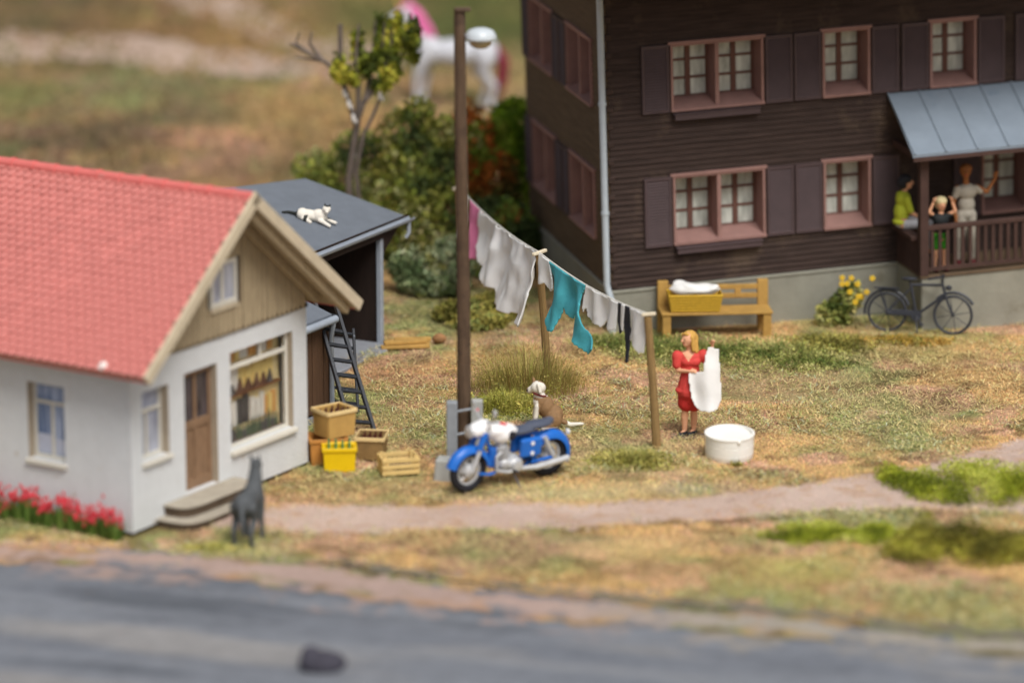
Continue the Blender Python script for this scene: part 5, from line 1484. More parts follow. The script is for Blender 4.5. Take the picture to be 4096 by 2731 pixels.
pr = head(h1, f1, .105) + [('c', (.0, 0, 1.02), (.04, 0, 1.15), .05, .046), ('e', (0, 0, .92), (.1, .15, .15)), ('e', (-.02, 0, .65), (.11, .15, .16)),
     ('c', (.0, -.17, .98), (.08, -.19, .74), .048, .038), ('c', (.08, -.19, .74), (.3, -.1, .62), .037, .026), ('c', (.0, .17, .98), (.08, .19, .74), .048, .038), ('c', (.08, .19, .74), (.3, .1, .62), .037, .026)]
pr += hand((.34, -.09, .605), (1, .1, -.1), (0, 0, -1)) + hand((.34, .09, .605), (1, -.1, -.1), (0, 0, -1), 1, -1)
for s_ in (-1, 1): pr += [('c', (0, s_ * .09, .53), (.42, s_ * .1, .52), .085, .06), ('c', (.42, s_ * .1, .52), (.40, s_ * .1, .10), .056, .036), ('c', (.40, s_ * .1, .06), (.52, s_ * .1, .035), .04, .034)]
me = shape(pr, .012, 2, [M_skin, M_lip, M_eye], face_pick(h1, f1, .105)); link('body', me, per)
me = shape([('e', (0, 0, .94), (.125, .175, .15)), ('e', (-.02, 0, .72), (.13, .165, .2)), ('c', (.0, -.17, .98), (.07, -.19, .78), .066, .056), ('c', (.0, .17, .98), (.07, .19, .78), .066, .056), ('e', (-.03, 0, .56), (.14, .165, .07))], .014, 2, [M_lime]); link('shirt', me, per)
me = shape([('e', (0, 0, .52), (.13, .16, .075))] + [x for s_ in (-1, 1) for x in (('c', (.02, s_ * .09, .53), (.43, s_ * .1, .53), .096, .075), ('c', (.43, s_ * .1, .53), (.41, s_ * .1, .12), .072, .062))], .014, 2, [M_paleg]); link('trousers', me, per)
me = shape([('e', (.03, 0, 1.275), (.115, .105, .10)), ('e', (-.02, 0, 1.22), (.09, .1, .12))], .014, 1, [M_hairb]); link('hair', me, per)
# child leaning at the rail
p0 = ch(5.42, -.98, .036)
per = empty('person', tuple(p0), R(14), 'blond child in black top and green shorts at the porch rail', 'person')
f2 = (0, -1, 0); h2 = (0, 0, 1.14)
pr = head(h2, f2, .10) + [('c', (0, 0, .96), (0, 0, 1.06), .042, .04), ('e', (0, 0, .87), (.12, .08, .12)), ('e', (0, 0, .68), (.11, .08, .14)), ('e', (0, 0, .58), (.12, .09, .1))]
for s_ in (-1, 1):
    pr += [('c', (s_ * .13, 0, .94), (s_ * .23, -.06, 1.02), .04, .032), ('c', (s_ * .23, -.06, 1.02), (s_ * .17, -.07, 1.17), .031, .024)] + hand((s_ * .16, -.07, 1.21), (-s_ * .4, 0, 1), (-s_ * .8, -.2, 0), .9, s_)
    pr += [('c', (s_ * .065, 0, .55), (s_ * .08, -.01, .31), .07, .048), ('c', (s_ * .08, -.01, .31), (s_ * .08, .01, .08), .046, .03), ('c', (s_ * .08, .01, .05), (s_ * .09, -.1, .03), .034, .03)]
me = shape(pr, .012, 2, [M_skin, M_lip, M_eye], face_pick(h2, f2, .10)); link('body', me, per)
me = shape([('e', (0, 0, .86), (.14, .1, .13)), ('e', (0, 0, .72), (.125, .1, .12)), ('c', (-.12, 0, .92), (-.16, -.02, .95), .054, .046), ('c', (.12, 0, .92), (.16, -.02, .95), .054, .046)], .014, 2, [M_blacktop]); link('top', me, per)
me = shape([('e', (0, 0, .60), (.135, .105, .08)), ('c', (-.065, 0, .56), (-.08, 0, .42), .084, .08), ('c', (.065, 0, .56), (.08, 0, .42), .084, .08)], .014, 2, [M_green]); link('shorts', me, per)
me = shape([('e', (0, .015, 1.185), (.105, .108, .085)), ('e', (0, .04, 1.14), (.1, .085, .11))], .014, 1, [M_blondpale]); link('hair', me, per)
for s_ in (-1, 1):
    me = shape([('c', (s_ * .08, .02, .04), (s_ * .09, -.11, .034), .042, .038)], .012, 1, [M_redshoe]); link('shoe', me, per)
# waving figure in grey
p0 = ch(5.95, -.78, .036)
per = empty('person', tuple(p0), R(14), 'waving figure in grey overalls standing under the porch roof', 'person')
f3 = (-.2, -1, 0); h3 = (-.03, 0, 1.60)
pr = head(h3, f3, .108) + [('c', (-.02, 0, 1.36), (-.025, 0, 1.5), .054, .05), ('e', (0, 0, 1.25), (.16, .1, .15)), ('e', (0, 0, 1.03), (.13, .095, .17)), ('e', (0, 0, .88), (.15, .1, .12)),
     ('c', (-.175, 0, 1.32), (-.23, .02, 1.06), .05, .04), ('c', (-.23, .02, 1.06), (-.2, -.05, .82), .038, .028), ('c', (.175, 0, 1.32), (.34, -.04, 1.24), .05, .04), ('c', (.34, -.04, 1.24), (.46, -.08, 1.46), .038, .028)]
pr += hand((-.2, -.06, .78), (0, -.1, -1), (.6, 0, 0)) + hand((.475, -.085, 1.51), (.1, 0, 1), (-.1, -.8, 0), 1.1, -1)
for s_ in (-1, 1): pr += [('c', (s_ * .08, 0, .86), (s_ * .10, -.01, .47), .088, .06), ('c', (s_ * .10, -.01, .47), (s_ * .12, .01, .09), .056, .036), ('c', (s_ * .12, .02, .06), (s_ * .13, -.12, .035), .042, .036)]
me = shape(pr, .012, 2, [M_skinbr, M_lip, M_eye], face_pick(h3, f3, .108)); link('body', me, per)
me = shape([('e', (0, 0, 1.25), (.175, .118, .15)), ('e', (0, 0, 1.03), (.15, .115, .17)), ('e', (0, 0, .88), (.165, .12, .12)), ('c', (-.17, 0, 1.3), (-.2, .01, 1.18), .066, .058), ('c', (.17, 0, 1.3), (.23, -.02, 1.25), .066, .058)] + [x for s_ in (-1, 1) for x in (('c', (s_ * .08, 0, .86), (s_ * .10, -.01, .47), .1, .08), ('c', (s_ * .10, -.01, .47), (s_ * .12, .01, .12), .078, .07))], .014, 2, [M_grgrey]); link('overall', me, per)
me = shape([('e', (-.02, .02, 1.645), (.108, .112, .085)), ('e', (-.02, .05, 1.60), (.1, .085, .1))], .014, 1, [M_skinbr]); link('hair', me, per)
for s_ in (-1, 1):
    me = shape([('c', (s_ * .12, .03, .045), (s_ * .13, -.13, .04), .052, .046)], .012, 1, [M_redshoe]); link('shoe', me, per)

# ================================================================ animals
M_furw = mat('white_fur_paint', S('e2dccf'), rough=.75, var=.08, scale=12, bump=.2)
M_furb = mat('tan_brown_fur_paint', S('8a6b4a'), rough=.75, var=.2, scale=14, bump=.25)
M_furd = mat('dark_grey_fur_paint', S('525557'), rough=.75, var=.2, scale=12, bump=.25)
M_furk = mat('black_fur_paint', S('20231f'), rough=.6, var=.1, scale=12, bump=.15)
M_coll = mat('dark_red_collar', S('6e2a28'), rough=.6, var=.05, bump=0)
dog = empty('dog', (.46, .85, 0), R(8), 'white and brown dog sitting in the grass beside a tuft', 'dog')
dp_ = [('e', (.05, .02, .33), (.15, .14, .20), (0, -.45, 0)), ('e', (.16, .02, .20), (.17, .16, .17)), ('e', (-.03, .0, .42), (.115, .115, .14)), ('c', (-.03, 0, .46), (-.06, .01, .58), .10, .078),
       ('e', (-.06, .01, .635), (.118, .112, .105)), ('c', (-.12, .03, .62), (-.19, .07, .585), .066, .052), ('e', (-.205, .075, .60), (.026, .026, .02)),
       ('c', (-.07, -.095, .70), (-.05, -.125, .60), .034, .028), ('c', (-.11, .085, .70), (-.125, .10, .76), .034, .02), ('c', (-.09, .08, .69), (-.08, .11, .62), .028, .02),
       ('c', (-.08, -.08, .36), (-.115, -.085, .18), .05, .036), ('c', (-.115, -.085, .18), (-.11, -.085, .03), .034, .032), ('c', (-.11, -.085, .03), (-.165, -.09, .02), .036, .028),
       ('c', (-.06, .09, .36), (-.10, .10, .18), .05, .036), ('c', (-.10, .10, .18), (-.10, .10, .03), .034, .032), ('c', (-.10, .10, .03), (-.155, .10, .02), .036, .028),
       ('e', (.16, -.13, .15), (.13, .06, .13)), ('c', (.10, -.16, .07), (-.01, -.17, .03), .045, .034), ('e', (.16, .17, .15), (.13, .06, .13)), ('c', (.10, .2, .06), (-.01, .2, .03), .045, .034),
       ('c', (.28, .0, .11), (.42, -.05, .05), .045, .036), ('c', (.42, -.05, .05), (.62, -.03, .05), .036, .022)]
def dogpick(c):
    if c.z > .57:
        if abs(c.y - .0) < .028 and c.x > -.07: return 1
        if c.y > .045: return 1
        if c.x < -.215: return 2
        return 0
    if c.z > .50 or c.x > .38: return 0
    if c.x < -.075 and c.z < .46: return 0
    if c.z < .055: return 0
    if c.y > -.02 and c.x < -.02 and c.z > .3: return 0
    return 1
me = shape(dp_, .0105, 2, [M_furw, M_furb, M_furk], dogpick); link('body', me, dog)
q = MB(); q.tube([(-.045 + math.cos(t) * .098, .005 + math.sin(t) * .098, .535 - .03 * math.cos(t)) for t in np.linspace(0, 2 * math.pi, 24, endpoint=False)], .016, 6, closed=True); q.build('collar', M_coll, dog, smooth=True)
# dark grey dog by the doorstep, seen from behind
dd = empty('dog', (-3.64, -5.05, 0), R(-14), 'dark grey dog standing by the doorstep with ears pricked', 'dog')
dp_ = [('e', (0, -.10, .60), (.155, .21, .16)), ('e', (0, .12, .60), (.135, .25, .15)), ('e', (0, .30, .62), (.15, .18, .19)), ('c', (0, .36, .70), (-.01, .44, .92), .12, .088), ('e', (-.01, .47, 1.0), (.085, .105, .085)), ('c', (-.01, .55, .98), (-.01, .66, .94), .05, .036),
       ('c', (-.05, .44, 1.06), (-.078, .43, 1.15), .034, .012), ('c', (.035, .44, 1.06), (.058, .43, 1.15), .034, .012)]
for s_ in (-1, 1):
    dp_ += [('c', (s_ * .10, -.14, .56), (s_ * .125, -.06, .38), .10, .062), ('c', (s_ * .125, -.06, .38), (s_ * .125, -.22, .22), .058, .036), ('c', (s_ * .125, -.22, .22), (s_ * .125, -.19, .04), .033, .03), ('c', (s_ * .125, -.19, .035), (s_ * .125, -.13, .025), .034, .03),
            ('c', (s_ * .10, .32, .56), (s_ * .11, .30, .30), .066, .042), ('c', (s_ * .11, .30, .30), (s_ * .11, .31, .04), .04, .03), ('c', (s_ * .11, .31, .035), (s_ * .11, .37, .025), .034, .028)]
dp_ += [('c', (.01, -.28, .60), (.05, -.36, .42), .04, .036), ('c', (.05, -.36, .42), (.06, -.37, .24), .04, .02)]
me = shape(dp_, .014, 2, [M_furd]); link('body', me, dd)
# cat lying on the shed roof
cat = empty('cat', (-3.23, 5.545, 2.183), 0, 'black and white cat lying on the shed roof', 'cat', rot=(R(6), R(10), R(-8)))
cat.scale = (1.15, 1.15, 1.15)
cp = [('e', (-.06, 0, .07), (.17, .09, .08)), ('e', (.07, .0, .085), (.12, .085, .10)), ('e', (-.17, -.01, .07), (.09, .1, .085)), ('c', (.12, 0, .12), (.16, -.01, .19), .055, .05), ('e', (.165, -.02, .215), (.062, .066, .055)), ('c', (.18, -.06, .2), (.185, -.085, .195), .03, .024),
      ('c', (.135, -.01, .255), (.125, -.01, .295), .018, .006), ('c', (.195, .0, .255), (.205, .0, .295), .018, .006), ('c', (.1, -.07, .05), (.26, -.15, .025), .035, .026), ('c', (.13, .06, .05), (.31, .02, .025), .035, .026), ('c', (-.15, -.08, .04), (-.02, -.15, .022), .036, .026), ('c', (-.2, .03, .04), (-.38, .05, .03), .03, .024), ('c', (-.38, .05, .03), (-.45, .0, .03), .024, .02)]
def catpick(c):
    if c.x < -.235: return 1
    if c.z > .19: return 1 if (c.y > -.0 or c.z > .26) else 0
    if c.y > .02 and c.z > .03: return 1
    if -.13 < c.x < -.08 and c.y < -.02 and c.z < .09: return 1
    return 0
me = shape(cp, .009, 2, [M_furw, M_furk], catpick); link('body', me, cat)
# unicorn in the far meadow
uni = empty('unicorn', (-1.38, 26.9, 0), R(-4), 'white unicorn figure with pink mane in the far meadow', 'unicorn')
M_uniw = mat('white_unicorn_coat', S('c3c5cb'), rough=.5, var=.05, scale=5, bump=.05)
M_mane = mat('pink_mane', S('dc6fa3'), rough=.6, var=.12, scale=6, bump=.2)
M_utail = mat('dark_red_tail', S('7c1f38'), rough=.6, var=.15, scale=6, bump=.2)
up = [('e', (.15, 0, 1.15), (.62, .30, .30)), ('e', (-.42, 0, 1.18), (.32, .29, .34)), ('e', (.75, 0, 1.16), (.36, .31, .34)), ('c', (-.5, 0, 1.3), (-.82, 0, 1.88), .25, .15), ('e', (-.93, 0, 2.0), (.17, .13, .15)), ('c', (-.98, 0, 1.98), (-1.32, 0, 1.78), .12, .085), ('e', (-1.36, 0, 1.76), (.085, .08, .08)),
      ('c', (-.86, -.07, 2.12), (-.84, -.08, 2.24), .05, .015), ('c', (-.86, .07, 2.12), (-.84, .08, 2.24), .05, .015)]
for s_ in (-1, 1):
    k = .10 * s_
    up += [('c', (-.52, s_ * .16, 1.05), (-.58 + k, s_ * .17, .58), .15, .085), ('c', (-.58 + k, s_ * .17, .58), (-.62 + k * .5, s_ * .17, .12), .075, .06), ('c', (-.62 + k * .5, s_ * .17, .1), (-.64 + k * .5, s_ * .17, .04), .075, .09),
           ('c', (.82, s_ * .16, 1.05), (.68 - k, s_ * .18, .72), .2, .12), ('c', (.68 - k, s_ * .18, .72), (.92 - k, s_ * .18, .46), .11, .07), ('c', (.92 - k, s_ * .18, .46), (.84 - k, s_ * .18, .1), .066, .06), ('c', (.84 - k, s_ * .18, .1), (.82 - k, s_ * .18, .04), .075, .09)]
me = shape(up, .028, 2, [M_uniw]); link('body', me, uni)
me = shape([('c', (-.88, 0, 2.2), (-.70, 0, 1.98), .09, .14), ('c', (-.70, 0, 1.98), (-.44, 0, 1.6), .15, .14), ('c', (-.44, 0, 1.6), (-.30, 0, 1.40), .13, .06), ('e', (-.60, -.12, 1.8), (.14, .06, .22), (0, .5, 0)), ('e', (-.5, -.13, 1.6), (.12, .06, .2), (0, .5, 0)), ('c', (-.9, 0, 2.16), (-1.06, -.03, 2.08), .07, .04)], .03, 1, [M_mane]); link('mane', me, uni)
me = shape([('c', (1.08, 0, 1.25), (1.2, 0, 1.0), .08, .11), ('c', (1.2, 0, 1.0), (1.16, 0, .5), .13, .12), ('c', (1.16, 0, .5), (1.1, 0, .2), .1, .04)], .03, 1, [M_utail]); link('tail', me, uni)
q = MB(); q.lathe([(.045, 0), (.03, .15), (.006, .32)], 12, Matrix.Translation((-1.02, 0, 2.1)) @ Matrix.Rotation(R(-25), 4, 'Y')); q.build('horn', mat('golden_horn', S('d7b05a'), rough=.4, var=.05, bump=0), uni, smooth=True)

# ================================================================ vegetation
def leaves(name, blobs, n, s0, s1, pal, seed, material, parent=None, pn=1.6, shell=.55, flat=0.0, loc=(0, 0, 0)):
    """many small leaf faces spread through a lumpy volume; pal = [(hex, weight)]"""
    g = np.random.default_rng(seed)
    B = np.array(blobs, float)
    vol = B[:, 3] * B[:, 4] * B[:, 5]
    which = g.choice(len(B), n, p=vol ** .67 / (vol ** .67).sum())
    d = g.normal(size=(n, 3)); d /= np.linalg.norm(d, axis=1)[:, None]
    r = 1 - (1 - g.random(n) ** .5) * shell * 1.0
    lump = .78 + .5 * vnoise(d[:, 0] * 2.3 + which * 3.7, d[:, 1] * 2.3 + d[:, 2] * 3.1, seed, 1.0, 3)
    P = B[which, :3] + d * r[:, None] * lump[:, None] * B[which, 3:6]
    keep = P[:, 2] > -.04
    P = P[keep]; n = len(P); which = which[keep]
    s = g.uniform(s0, s1, n)[:, None]
    a = g.normal(size=(n, 3)); a /= np.linalg.norm(a, axis=1)[:, None]
    b = g.normal(size=(n, 3)); b -= a * (a * b).sum(1)[:, None]; b /= np.linalg.norm(b, axis=1)[:, None]
    V = np.stack([P - a * s, P - b * s * .55, P + a * s, P + b * s * .55], 1).reshape(-1, 3)
    F = np.arange(n * 4).reshape(-1, 4)
    cols = np.array([S(h) for h, w in pal]); cw = np.cumsum([w for h, w in pal]); cw = cw / cw[-1]
    nz = vnoise(P[:, 0] * pn + seed, P[:, 2] * pn + P[:, 1] * pn * .7, seed + 1, 1.0, 3)
    nz = np.argsort(np.argsort(nz)) / n
    nz = np.clip(nz + g.normal(0, .10, n), 0, .999)
    C = cols[np.searchsorted(cw, nz)]
    C = np.repeat(jitter(C, .28, g), 4, 0)
    o = tri_object(name, V, F, C, material, parent)
    return o
M_leaf = mat('leaf_flock', (1, 1, 1), rough=.8, var=.05, scale=3, bump=0, spec=.15, attr=True)
M_twig = mat('twig_bark', S('5e5148'), rough=.85, var=.25, scale=8, bump=.3)
M_bark = mat('grey_brown_bark', S('6b6058'), rough=.85, var=.3, scale=5, bump=.5, mottle=(S('a8a09c'), 4, .62))
def stems(base, tops, r0, r1, parent, name='stem', m=None):
    q = MB()
    for t in tops:
        b = Vector(base); t = Vector(t); mid = b.lerp(t, .5) + Vector((random.uniform(-.08, .08), random.uniform(-.08, .08), 0))
        q.tube([b, mid, t], [r0, (r0 + r1) / 2, r1], 6)
    return q.build(name, m or M_twig, parent, smooth=True)
def bush(loc, blobs, n, s0, s1, pal, seed, label, cat='bush', group=None, name='bush', pn=1.6, shell=.55):
    e = empty(name, loc, 0, label, cat, group)
    leaves('foliage', blobs, n, s0, s1, pal, seed, M_leaf, e, pn, shell)
    tp = [(b[0], b[1], b[2] + b[5] * .2) for b in blobs[:8]]
    stems((0, 0, -.05), tp, .03 if blobs[0][5] > .4 else .012, .01 if blobs[0][5] > .4 else .005, e)
    return e
DK = [('54623a', 2), ('6e7c3e', 3), ('8c943f', 3), ('a8aa55', 3), ('c8c688', 2)]
GR = [('566630', 2), ('70793c', 3), ('858a48', 3), ('a09f5a', 3), ('b5b070', 2)]
OR = [('6a6a34', 2), ('94602a', 2), ('c0702f', 2), ('e08440', 1.6), ('869a3a', 2)]
PL = [('5b6a45', 2), ('78865c', 3), ('94a078', 3), ('b0b58c', 1.5), ('8a8a50', 2)]
OL = [('66622c', 2), ('827c3c', 3), ('9c9448', 3), ('b5aa5c', 2)]
bush((-2.9, 12.4, 0), [(-.1, 0, 1.1, .7, .7, 1.0), (.4, .2, 1.5, .6, .6, .7), (-.55, .3, .8, .6, .6, .8), (.5, -.2, .8, .7, .6, .8), (-.7, .4, 1.4, .4, .4, .5), (.1, .1, 2.0, .4, .4, .35)], 6500, .03, .08, DK + [('6e7a3a', 2), ('8a8c52', 1)], 71, 'dark olive bush right behind the shed roof')
bush((-1.75, 11.8, 0), [(-.1, 0, 1.4, .7, .6, .9), (.35, .2, 1.9, .55, .5, .65), (.3, -.2, .9, .7, .6, .9), (-.4, .1, .8, .5, .5, .7), (-.2, .1, 2.35, .45, .4, .45), (.55, .1, 2.3, .35, .3, .4), (.1, 0, 2.75, .3, .3, .3)], 8500, .03, .08, DK + [('6d7a2c', 2), ('8f8a40', 1)], 72, 'tall dark green bush left of the lamp pole')
bush((-.55, 12.7, 0), [(-.25, 0, 1.9, .5, .5, .8), (.15, .1, 1.3, .55, .5, .7), (-.1, 0, .7, .6, .5, .7)], 5200, .035, .085, OR, 73, 'rust orange and green bush between lamp pole and chalet')
bush((.05, 13.4, 0), [(0, 0, 2.25, .5, .45, .45), (-.15, .1, 1.8, .4, .4, .5), (.1, 0, 1.0, .35, .4, .8)], 4500, .045, .09, [('6a8a24', 2), ('8aa82c', 3), ('a4bc40', 2), ('b8c858', 1)], 74, 'bright green leafy bush beside the far chalet wall')
bush((-.05, 11.0, 0), [(-.25, 0, .75, .5, .4, .6), (.2, .1, .6, .35, .4, .6), (-.4, -.2, .4, .4, .4, .45)], 5000, .04, .085, [('3c4a28', 3), ('56663a', 3), ('7a9440', 2), ('9a6434', 1), ('95a54c', 1)], 75, 'dark low bush at the foot of the chalet side wall')
bush((-1.35, 9.6, 0), [(-.3, 0, .4, .5, .4, .45), (.25, .15, .5, .5, .4, .45), (.0, -.3, .25, .6, .4, .3)], 6000, .035, .075, PL, 76, 'pale grey green bush beyond the line posts', pn=2.2)
bush((-.55, 7.6, 0), [(-.3, 0, .15, .5, .45, .2), (.3, .1, .2, .45, .45, .25), (.0, -.5, .1, .5, .4, .15)], 4500, .03, .06, OL + [('9aa05a', 2)], 77, 'low olive tussock behind the lamp pole', 'bush', pn=2.2)
# tree with a bare arm and a leafy crown
tr = empty('tree', (-2.86, 10.9, 0), 0, 'small crooked tree with bare grey arm and leafy crown', 'tree')
q = MB()
def limb(pts, r0, r1): 
    pts = [(p[0] * .94, p[1], p[2] * 1.44 if p[2] < 2.05 else 2.95 + (p[2] - 2.05) * .97) for p in pts]
    k = len(pts); q.tube(pts, [r0 + (r1 - r0) * i / (k - 1) for i in range(k)], 8)
limb([(0, 0, -.1), (.03, 0, .6), (-.02, .05, 1.2), (.10, 0, 1.7), (.18, 0, 2.05)], .075, .055)
limb([(.12, -.08, -.1), (.2, -.08, .7), (.12, -.05, 1.3), (.26, -.03, 1.75), (.5, 0, 2.1), (.66, 0, 2.5)], .05, .025)
limb([(.18, 0, 2.0), (.34, .05, 2.4), (.45, .05, 3.0), (.51, 0, 3.7)], .06, .02)
limb([(.30, 0, 2.25), (.6, .05, 2.6), (.78, .05, 3.1), (.86, 0, 3.75)], .05, .02)
limb([(.6, .05, 2.6), (.95, .1, 2.95), (1.1, .1, 3.3), (1.18, .1, 3.65)], .04, .015)
limb([(.16, 0, 1.95), (.18, -.05, 2.5), (.14, -.08, 3.1), (.2, -.05, 3.65)], .05, .02)
limb([(.12, 0, 1.9), (-.02, 0, 2.3), (-.14, .05, 2.65), (-.42, .0, 2.95), (-.8, -.05, 3.15), (-1.08, -.05, 3.3)], .055, .02)
limb([(-.5, 0, 3.0), (-.72, 0, 3.28), (-.68, .02, 3.5)], .04, .015)
limb([(-.7, -.03, 3.1), (-.98, -.02, 3.3), (-.9, -.02, 3.5)], .035, .014)
limb([(-.45, 0, 2.97), (-.78, 0, 3.02), (-1.0, 0, 3.05)], .03, .012)
limb([(-.14, .05, 2.6), (-.16, .1, 3.0), (-.15, .1, 3.62)], .05, .045)
limb([(.45, .05, 3.0), (.65, -.1, 3.3), (.68, -.1, 3.7)], .03, .012)
q.build('trunk', M_bark, tr, smooth=True)
cb = []
for bx_, z0_, z1_ in ((.16, 2.45, 3.55), (.47, 2.4, 3.75), (.82, 2.6, 3.85), (1.12, 2.95, 3.7), (.66, 3.1, 3.75), (.33, 2.3, 3.1), (.62, 2.55, 3.2), (-.12, 2.7, 2.95)):
    k_ = max(2, int((z1_ - z0_) / .28))
    for j_ in range(k_): cb.append((bx_ + random.gauss(0, .05), random.gauss(0, .1), 2.95 + (z0_ + (z1_ - z0_) * (j_ + .5) / k_ - 2.05) * .97, random.uniform(.08, .2), random.uniform(.09, .18), random.uniform(.14, .32)))
leaves('crown', cb, 3600, .03, .08, [('4a5424', 2), ('667028', 3), ('868c30', 3), ('a8a63a', 2), ('c4bc4c', 1)], 81, M_leaf, tr, 2.6, 1.0)
q = MB()
for p_ in ((.0, -.1, 3.1), (.08, -.12, 2.85), (.55, -.1, 3.25), (-.08, -.1, 3.3)): q.ball(p_, (.035, .03, .085), 8, (0, random.uniform(-.4, .4), 0)); q.ball((p_[0] + .04, p_[1], p_[2] - .06), (.025, .03, .05), 8)
q.build('blossom', mat('white_blossom', S('d8d4cf'), rough=.8, var=.08, bump=.2), tr, smooth=True)
# green mats and bushes in the right foreground
def mat_blobs(L, D, h, n, seed):
    g = np.random.default_rng(seed); out = []
    for k in range(n * 3):
        t = (k + .5) / (n * 3); w = math.sin(math.pi * min(1, t * 1.15 + .08)) ** .5; out.append(((t - .5) * L + g.normal(0, .08), g.uniform(-D, D) * w, 0, L / n * g.uniform(.5, 1.1), D * g.uniform(.4, .8), h * g.uniform(.5, 1.15)))
    return out
YG = [('6a7420', 2), ('889026', 3), ('a4aa3a', 3), ('bcc056', 2)]
bush((7.1, -2.35, float(gz(6.8, -2.4)) + .04), mat_blobs(3.4, .75, .24, 9, 1), 60000, .010, .022, YG, 91, 'bright green ground cover between the two arms of the path', 'ground cover', pn=2.5, shell=.9)
bush((4.65, -4.75, float(gz(4.65, -4.75)) + .03), mat_blobs(2.1, .40, .13, 7, 2), 26000, .010, .022, YG, 92, 'yellow green moss strip below the path', 'ground cover', pn=2.5, shell=.9)
bush((6.5, -5.5, 0), mat_blobs(2.8, .55, .40, 7, 3), 50000, .012, .028, [('565220', 2), ('6e682a', 3), ('868032', 3), ('9c943e', 2), ('b0ac42', 1)], 93, 'dark olive bush at the right edge before the road', 'bush', pn=2.2, shell=.8)
# twiggy tufts at the feet of the line posts
def tuft(loc, rx, ry, h, nbl, pal, seed, label, foam=2500, fs=(.015, .035)):
    e = empty('grass_tuft', loc, 0, label, 'grass tuft')
    g = np.random.default_rng(seed); n = nbl
    a = g.uniform(0, 2 * np.pi, n); r = np.sqrt(g.random(n)) 
    b = np.stack([np.cos(a) * r * rx * .6, np.sin(a) * r * ry * .6, np.zeros(n)], -1)
    az = a + g.normal(0, .6, n); L = h * g.uniform(.25, 1.2, n) * (1.1 - .75 * r) * (.6 + .8 * vnoise(b[:, 0] * 3, b[:, 1] * 3, seed, 1.0, 2)); lean = g.uniform(.1, .8, n)
    d1 = np.stack([np.cos(az) * lean * .6, np.sin(az) * lean * .6, np.ones(n)], -1); d1 /= np.linalg.norm(d1, axis=1)[:, None]
    az2 = az + g.normal(0, .5, n)
    d2 = np.stack([np.cos(az2) * lean * 1.5, np.sin(az2) * lean * 1.5, np.full(n, .7)], -1); d2 /= np.linalg.norm(d2, axis=1)[:, None]
    sd = np.stack([-np.sin(az), np.cos(az), np.zeros(n)], -1); wd = .0035
    m = b + d1 * (L * .55)[:, None]; t = m + d2 * (L * .45)[:, None]
    V = np.stack([b - sd * wd, b + sd * wd, m + sd * wd * .8, m - sd * wd * .8, t], 1).reshape(-1, 3)
    i = np.arange(n)[:, None] * 5
    F = np.concatenate([i + [0, 1, 2], i + [0, 2, 3], i + [3, 2, 4]], 0)
    cols = np.array([S(h_) for h_, w_ in pal]); C = np.repeat(jitter(cols[g.integers(0, len(cols), n)], .25, g), 5, 0)
    tri_object('blades', V, F, C, M_fibre, e)
    leaves('foliage', [(0, 0, .0, rx, ry, h * .55), (rx * .3, -ry * .3, .0, rx * .6, ry * .6, h * .4), (-rx * .4, ry * .1, 0, rx * .6, ry * .6, h * .5)], foam, *fs, pal, seed + 1, M_leaf, e, 3.0, 1.0)
    return e
TW = [('8a7540', 1), ('a48e50', 1), ('b8a662', 1), ('94904a', 1), ('a8a050', 1)]
tuft((.25, 3.2, 0), 1.5, 1.3, .9, 1900, TW, 95, 'twiggy dry tuft around the middle line post', 6000, (.008, .02))
tuft((-.05, 2.0, 0), .95, .8, .36, 1300, [('8a8838', 1), ('a09c46', 1), ('b4aa56', 1)], 96, 'olive tuft left of the sitting dog', 2500, (.015, .035))
tuft((1.8, -1.1, 0), .75, .6, .28, 1500, [('8a8644', 1), ('a09a4c', 1), ('b8ae62', 1)], 97, 'olive tuft at the foot of the near leaning post', 3500, (.015, .035))
tuft((4.4, 5.1, 0), 1.3, 1.2, .34, 900, GR, 98, 'green tuft in front of the right end of the bench', 11000, (.014, .032))
tuft((3.0, 5.4, 0), 1.4, 1.1, .36, 1200, GR, 99, 'green weeds growing under the bench', 12000, (.014, .032))
tuft((1.7, 5.9, 0), .8, .7, .26, 500, GR, 100, 'green weeds by the chalet corner left of the bench', 4500, (.014, .032))
tuft((5.3, 5.9, 0), .8, .7, .3, 500, OL, 101, 'olive weeds along the plinth right of the bench', 5500, (.014, .032))
tuft((5.6, -1.9, 0), .3, .25, .16, 300, YG, 102, 'small green clump at the bend of the path', 1200, (.015, .03))
tuft((3.3, -1.2, 0), .14, .1, .12, 90, OL, 103, 'tiny olive sprig touching the front of the tub', 260, (.012, .025))
tuft((6.5, 6.15, 0), .9, .35, .16, 500, [('a88a3c', 1), ('8d8440', 1), ('bd9a50', 1)], 104, 'straw coloured tuft under the bicycle wheels', 3000, (.018, .04))
tuft((-4.1, -5.35, 0), .5, .22, .14, 500, [('b5aa58', 1), ('9c9c50', 1), ('c0b56a', 1)], 105, 'yellow green clump below the cottage steps', 2000, (.015, .035))
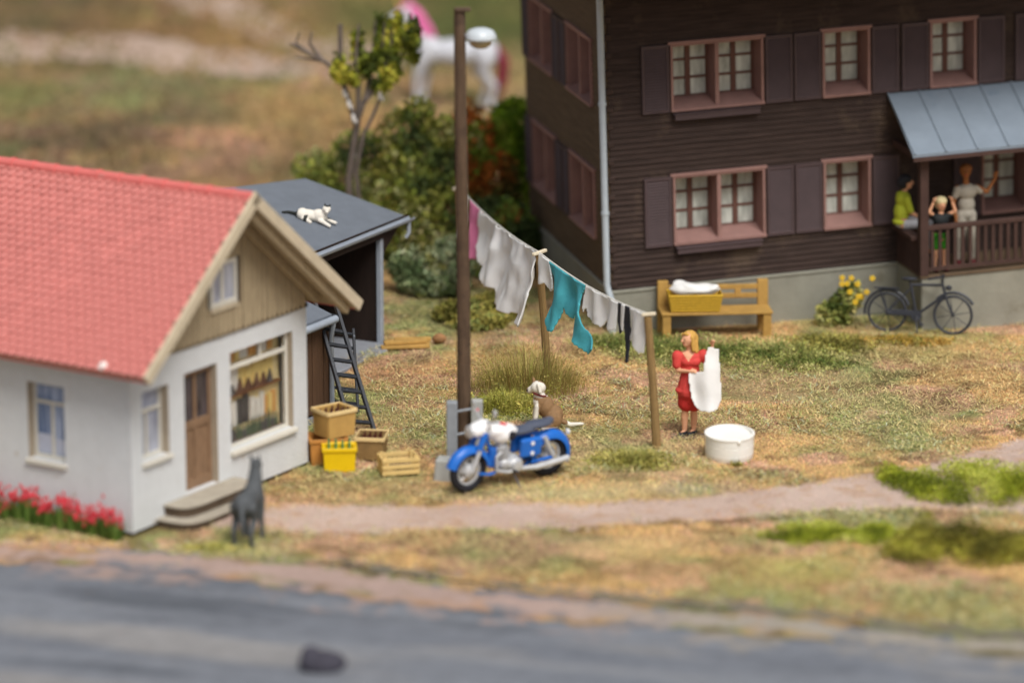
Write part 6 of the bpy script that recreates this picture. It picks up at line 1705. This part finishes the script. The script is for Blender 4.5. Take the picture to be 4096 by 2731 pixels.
# yellow flowering shrub by the bicycle
e = bush((5.55, 7.25, 0), [(0, 0, .3, .22, .2, .35), (.18, .05, .5, .18, .15, .28), (-.2, 0, .2, .28, .2, .25)], 1500, .03, .065, GR, 110, 'green shrub with yellow flowers behind the bicycle', 'shrub', name='flowering_shrub')
for k in range(12):
    q = MB(); c_ = (random.uniform(-.05, .5), random.uniform(-.22, -.05), random.uniform(.45, .85))
    for j in range(5):
        t = j * 2 * math.pi / 5; q.ball((c_[0] + math.cos(t) * .03, c_[1], c_[2] + math.sin(t) * .03), (.024, .014, .024), 6)
    q.build('flower', bpy.data.materials.get('yellow_petal') or mat('yellow_petal', S('e0bb30'), rough=.6, var=.06, bump=0), e, smooth=True)
# red flowers along the cottage side wall
M_petal = mat('red_petal', S('d8434e'), rough=.6, var=.15, scale=12, bump=.1)
NTH = ['nearest', 'second', 'third', 'fourth', 'fifth', 'sixth', 'seventh', 'eighth', 'ninth', 'tenth', 'eleventh', 'twelfth', 'thirteenth', 'farthest']
for k in range(14):
    yq = .16 + k * .19; xq = -.16 - .1 * random.random()
    p_ = cot_M @ Vector((xq, yq, 0))
    e = empty('red_flower', tuple(p_), random.uniform(0, 6), 'red flowering plant against the side wall, %s from the cottage corner' % NTH[k], 'flower', 'red flowers along the cottage wall')
    g = np.random.default_rng(200 + k); n = 260; hgt = .30 + .07 * math.sin(k * 1.7) + random.uniform(-.05, .05) + (.12 if k > 11 else 0)
    a = g.uniform(0, 2 * np.pi, n); b = np.stack([np.cos(a) * .12 * g.random(n), np.sin(a) * .12 * g.random(n), np.zeros(n)], -1)
    t = b + np.stack([np.cos(a) * .07, np.sin(a) * .07, hgt * g.uniform(.6, 1.0, n)], -1)
    sd = np.stack([-np.sin(a), np.cos(a), np.zeros(n)], -1) * .009
    V = np.stack([b - sd, b + sd, t], 1).reshape(-1, 3); F = np.arange(n * 3).reshape(-1, 3)
    cg = np.array([S('4a6428'), S('64803a'), S('7e9448')])
    tri_object('stems', V, F, np.repeat(jitter(cg[g.integers(0, 3, n)], .25, g), 3, 0), M_leaf, e)
    q = MB()
    for j in range(26):
        aa = random.uniform(0, 6.28); rr = .14 * math.sqrt(random.random()); zz = hgt + random.gauss(0, .06)
        q.ball((math.cos(aa) * rr, math.sin(aa) * rr, zz), (.018, .018, .036), 6)
    q.build('blossoms', M_petal, e, smooth=True)
